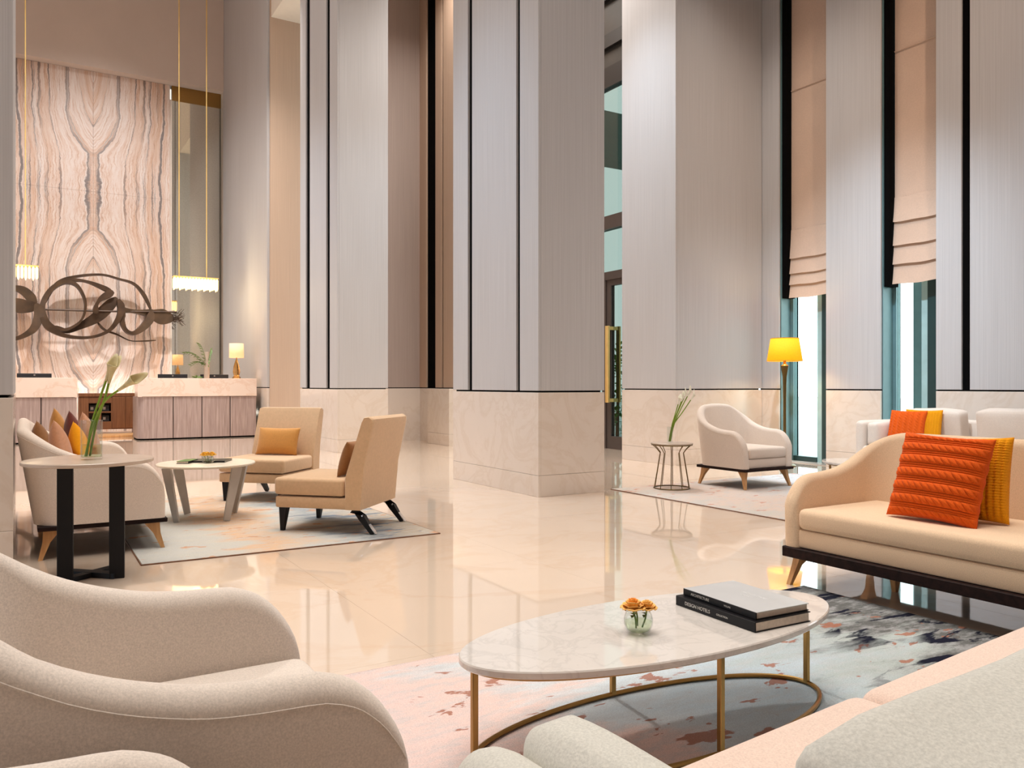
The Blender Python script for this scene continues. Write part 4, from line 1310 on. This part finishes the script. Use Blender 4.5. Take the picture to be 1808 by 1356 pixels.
for x, lb in ((0.18, 'low dark monitor on the counter partly hidden by the near column'), (2.675, 'dark monitor on the counter, nearer the onyx, beside the fern'), (3.51, 'dark monitor on the counter beside the glass table lamp')):
    r = thing('monitor', lb, 'monitor', (x, 18.15, 0.7805), 0, 'monitors behind the reception counter')
    G().box(-0.29, 0.29, -0.012, 0.012, 0.2, 0.545, 0.005, 2).obj('screen', 'monitor', r)
    G().lathe([(0.016, 0.5), (0.016, 0.503)], 16).obj('emblem', 'steel', r).matrix_local = Matrix.Translation((0, -0.513, 0.512)) @ Matrix.Rotation(radians(-90), 4, 'X') @ Matrix.Translation((0, 0, -0.0))
    G().box(-0.03, 0.03, 0.012, 0.03, 0.01, 0.4).obj('stand', 'monitor', r)
    G().box(-0.12, 0.12, -0.06, 0.1, 0.0, 0.012, 0.003, 1).obj('foot', 'monitor', r)

r = thing('table_lamp', 'glass table lamp with glowing cream shade on the reception counter', 'lamp', (3.89, 17.78, 1.2385))
G().lathe([(0.0, 0.0), (0.085, 0.0), (0.09, 0.02), (0.055, 0.06), (0.075, 0.14), (0.06, 0.26), (0.03, 0.36), (0.02, 0.40), (0.0, 0.41)], 28, 0, 0, False, False).obj('base', 'amberglass', r, True)
G().lathe([(0.012, 0.40), (0.012, 0.62)], 12).obj('rod', 'brass', r)
o = G().lathe([(0.152, 0.44), (0.145, 0.745)], 40, 0, 0, False, False).obj('lamp_shade', 'shade_cream', r, True)
o.modifiers.new('thickness', 'SOLIDIFY').thickness = 0.003
point('table_lamp_bulb', (3.89, 17.78, 1.83), 16, (1.0, 0.68, 0.4), 0.04)

# foliage in a tall taupe vase at the counter
r = thing('tall_vase', 'slim taupe vase with an arching fern on the reception counter', 'vase', (3.30, 17.86, 1.2385))
G().lathe([(0.05, 0.0), (0.055, 0.02), (0.058, 0.3), (0.06, 0.56), (0.054, 0.56), (0.05, 0.3), (0.045, 0.03)], 24).obj('body', 'taupetop', r, True)
f = thing('fern', 'arching green fern fronds rising from the slim taupe vase', 'plant', (3.30, 17.86, 1.5))
for fi, (dx, up, dn) in enumerate(((-0.42, 0.26, 0.02), (-0.30, 0.12, -0.10), (-0.16, 0.30, 0.18), (0.07, 0.2, 0.16))):
    pts = []
    for k in range(9):
        t_ = k / 8
        pts.append(Vector((dx * t_, -0.075 * min(1, 2.5 * t_) - 0.02 * sin(fi), up * sin(pi * 0.62 * t_) + dn * t_ * t_)))
    st = G().tube(pts, 0.004, 5).obj('frond', 'leaf', f)
    for k in range(1, 9):
        for s_ in (-1, 1):
            b = pts[k]; d = Vector((dx * 0.3, s_ * 0.05, -0.03 + 0.05 * s_)).normalized(); sd = Vector((0, 0, 1)).cross(d).normalized() * 0.013 + Vector((0, 0, 0.012))
            G().add([b, b + d * 0.045 + sd, b + d * 0.10, b + d * 0.045 - sd], [(0, 1, 2, 3)]).obj('leaflet', 'leaf', st)
f2 = thing('fern', 'small green sprig lying on the counter between the two monitors', 'plant', (3.08, 17.7, 1.239))
for k in range(7):
    a = k * 0.9; d = Vector((cos(a) * 0.13, sin(a) * 0.06, 0.03 + 0.02 * (k % 3)))
    sd = Vector((-sin(a) * 0.02, cos(a) * 0.02, 0.012))
    G().add([(0, 0, 0.003), d * 0.5 + sd, d, d * 0.5 - sd + Vector((0, 0, 0.004))], [(0, 1, 2, 3)]).obj('leaf', 'leaf', f2)

# walnut credenza between the counters over an oak slab that paints in the warm-lit floor
struct(G().box(0.2, 2.6, 18.7, 20.2, 0.0005, 0.05, 0.004, 1).obj('warm_lit_slab', 'oak'))
r = thing('credenza', 'walnut credenza with small open niches between the two reception counters', 'cabinet', (1.0, 19.4, 0.05))
G().box(0.0, 1.16, 0.0, 0.45, 0.80, 0.87, 0.004, 1).obj('top', 'walnut', r)
c_ = G()
c_.box(0.0, 0.19, 0.02, 0.44, 0.09, 0.80); c_.box(0.62, 1.16, 0.02, 0.44, 0.09, 0.80)
c_.box(0.19, 0.62, 0.02, 0.44, 0.66, 0.80); c_.box(0.19, 0.62, 0.02, 0.44, 0.09, 0.26)
c_.box(0.19, 0.62, 0.02, 0.44, 0.45, 0.48); c_.box(0.38, 0.43, 0.02, 0.44, 0.26, 0.66)
c_.box(0.19, 0.62, 0.40, 0.44, 0.26, 0.66)
c_.obj('carcass', 'walnut', r)
for a, b in ((0.64, 0.89), (0.90, 1.15)):
    dr = G().box(a, b, 0.0, 0.018, 0.11, 0.79, 0.003, 1).obj('door', 'walnut', r)
G().box(1.03, 1.13, -0.012, 0.0, 0.455, 0.47, 0.002, 1).obj('handle', 'plinth', dr)
for x in (0.06, 1.1):
    G().box(x - 0.03, x + 0.03, 0.05, 0.4, 0.0, 0.09).obj('leg', 'walnut', r)
for (x, z, w_, lb) in ((0.21, 0.485, 0.15, 'small black device in the niche of the walnut credenza behind the calla stems'), (0.45, 0.485, 0.14, 'small black device in the upper niche of the walnut credenza'), (0.45, 0.265, 0.14, 'small black device with pale screen in the lower niche of the walnut credenza')):
    dv = thing('desk_phone', lb, 'phone', (1.0 + x, 19.5, 0.05 + z), 0, 'black devices in the credenza')
    G().box(0.0, w_, 0.0, 0.12, 0.0, 0.13, 0.006, 2).obj('body', 'monitor', dv)
    G().box(0.02, w_ * 0.5, -0.004, 0.001, 0.03, 0.09).obj('screen', 'steel', dv)

# ------------------------------------------------------------------ crystal chandeliers
def chandelier(label, x, y, z0, z1, L, wz):
    r = thing('chandelier', label, 'chandelier', (x, y, 0), 0, 'crystal bar chandeliers')
    G().box(-L / 2, L / 2, -0.1, 0.1, z1 - 0.02, z1, 0.002, 1).obj('frame', 'gold', r)
    n = int(L / 0.062)
    for k in range(n):
        px = -L / 2 + L * (k + 0.5) / n
        for yy in (-0.08, 0.08):
            G().lathe([(0.004, z0 + 0.03 * (k % 2)), (0.022, z0 + 0.05), (0.024, z1 - 0.06), (0.006, z1 - 0.02)], 6, px, yy).obj('crystal_drop', 'crystal', r)
    for px in wz:
        G().tube([(px, 0, z1), (px, 0, 11.99)], 0.012, 6).obj('suspension_rod', 'gold', r)
    return r


chandelier('glowing crystal bar chandelier hanging before the mirror panel', 3.24, 18.8, 3.17, 3.47, 0.94, (-0.34, 0.23))
chandelier('glowing crystal bar chandelier hanging by the near dark column', -0.25, 18.8, 3.2, 3.49, 1.02, (-0.3, 0.28))
point('chandelier_light', (3.24, 18.5, 3.05), 40, (1.0, 0.8, 0.5), 0.2)
point('chandelier_light_west', (-0.1, 18.5, 3.05), 40, (1.0, 0.8, 0.5), 0.2)

# ------------------------------------------------------------------ bronze ribbon sculpture on the onyx
r = thing('ribbon_sculpture', 'large weathered bronze sculpture of looping ribbons across the onyx wall', 'sculpture', (0, 20.9, 0))


def smooth_path(pts, k=8, closed=False):
    P = [Vector(p) for p in pts]; n = len(P); out = []
    for i in range(n if closed else n - 1):
        g = (lambda j: P[j % n]) if closed else (lambda j: P[max(0, min(n - 1, j))])
        p0, p1, p2, p3 = g(i - 1), g(i), g(i + 1), g(i + 2)
        for s_ in range(k):
            t = s_ / k
            out.append(0.5 * ((2 * p1) + (p2 - p0) * t + (2 * p0 - 5 * p1 + 4 * p2 - p3) * t * t + (3 * p1 - p0 - 3 * p2 + p3) * t ** 3))
    out.append(P[0] if closed else P[-1])
    return out


ribbons = [
    ([(0.36, 2.81), (0.42, 3.06), (0.58, 3.3), (0.81, 3.43), (1.03, 3.37), (1.18, 3.11), (1.21, 2.83), (1.11, 2.55), (0.85, 2.36), (0.62, 2.37), (0.44, 2.53)], 0.07, 0.34, 0.0, True),
    ([(0.34, 2.79), (0.42, 3.02), (0.67, 3.42), (1.03, 3.58), (1.54, 3.66), (1.92, 3.59), (2.24, 3.5), (2.46, 3.25), (2.61, 2.92)], 0.06, 0.16, 0.12, False),
    ([(0.34, 2.60), (0.5, 2.36), (0.85, 2.20), (1.3, 2.19), (1.67, 2.34), (1.88, 2.63), (1.94, 2.89), (1.88, 3.08)], 0.10, 0.22, -0.08, False),
    ([(0.6, 2.42), (0.85, 2.33), (1.13, 2.46), (1.44, 2.66), (1.67, 2.9), (1.86, 3.14)], 0.17, 0.10, 0.10, False),
    ([(1.42, 2.75), (1.44, 2.94), (1.54, 3.1), (1.78, 3.26)], 0.11, 0.26, 0.05, False),
    ([(0.67, 3.42), (1.03, 3.49), (1.34, 3.44), (1.75, 3.27)], 0.08, 0.2, 0.04, False),
    ([(1.99, 2.80), (1.96, 2.63), (2.03, 2.4), (2.18, 2.31), (2.37, 2.41), (2.55, 2.63), (2.60, 2.84)], 0.12, 0.3, 0.0, False),
    ([(1.95, 2.86), (2.2, 2.84), (2.5, 2.82), (2.66, 2.80)], 0.13, 0.2, 0.1, False),
    ([(1.46, 2.57), (1.61, 2.39), (1.88, 2.28), (2.14, 2.15), (2.39, 2.14), (2.72, 2.17)], 0.035, 0.06, 0.14, False),
    ([(2.55, 2.82), (2.83, 2.74), (3.12, 2.70)], 0.24, 0.05, 0.0, False),
    ([(-0.9, 2.1), (-0.53, 2.10), (-0.21, 2.10), (0.03, 2.2), (0.21, 2.38), (0.3, 2.7), (0.24, 2.90)], 0.13, 0.22, -0.05, False),
    ([(-0.9, 3.05), (-0.53, 2.92), (-0.21, 2.87), (0.02, 2.84), (0.28, 2.85)], 0.20, 0.2, 0.05, False),
    ([(-0.9, 3.15), (-0.53, 3.27), (-0.21, 3.25), (0.02, 3.18), (0.24, 2.92)], 0.13, 0.16, 0.1, False)]
for pts, w_, t_, off, closed in ribbons:
    path = smooth_path([(x, off + 0.05 * sin(3 * x + 2 * z), z) for x, z in pts], 8, closed)
    m_ = len(path)
    ww = [1.35 * w_ * (0.8 + 0.35 * sin(pi * i / m_ * 2 + w_ * 20)) * (1 if closed else min(1, 0.35 + 6 * min(i, m_ - 1 - i) / m_)) for i in range(m_)]
    G().flatbar(path, ww, t_, (0, 1, 0)).obj('ribbon', 'bronze', r, True, 50)
G().tube([(0.24, 0, 2.79), (1.7, 0, 2.81), (3.17, 0, 2.86)], 0.022, 8).obj('support_rod', 'bronze', r, True)
for (x, z) in ((0.4, 2.8), (2.6, 2.83)):
    G().tube([(x, 0, z), (x, 0.69, z)], 0.02, 8).obj('wall_bracket', 'bronze', r)
g = G()
for k in range(40):
    z = 2.62 + 0.2 * random.random(); y = random.uniform(-0.06, 0.06)
    g.tube([(3.08, y, z), (3.2, y * 1.5, z + random.uniform(-0.06, 0.06)), (3.2 + random.uniform(0.02, 0.16), y * 2, z + random.uniform(-0.16, 0.16))], 0.004, 4)
o = g.obj('frayed_strands', 'bronze', r); o['kind'] = 'stuff'
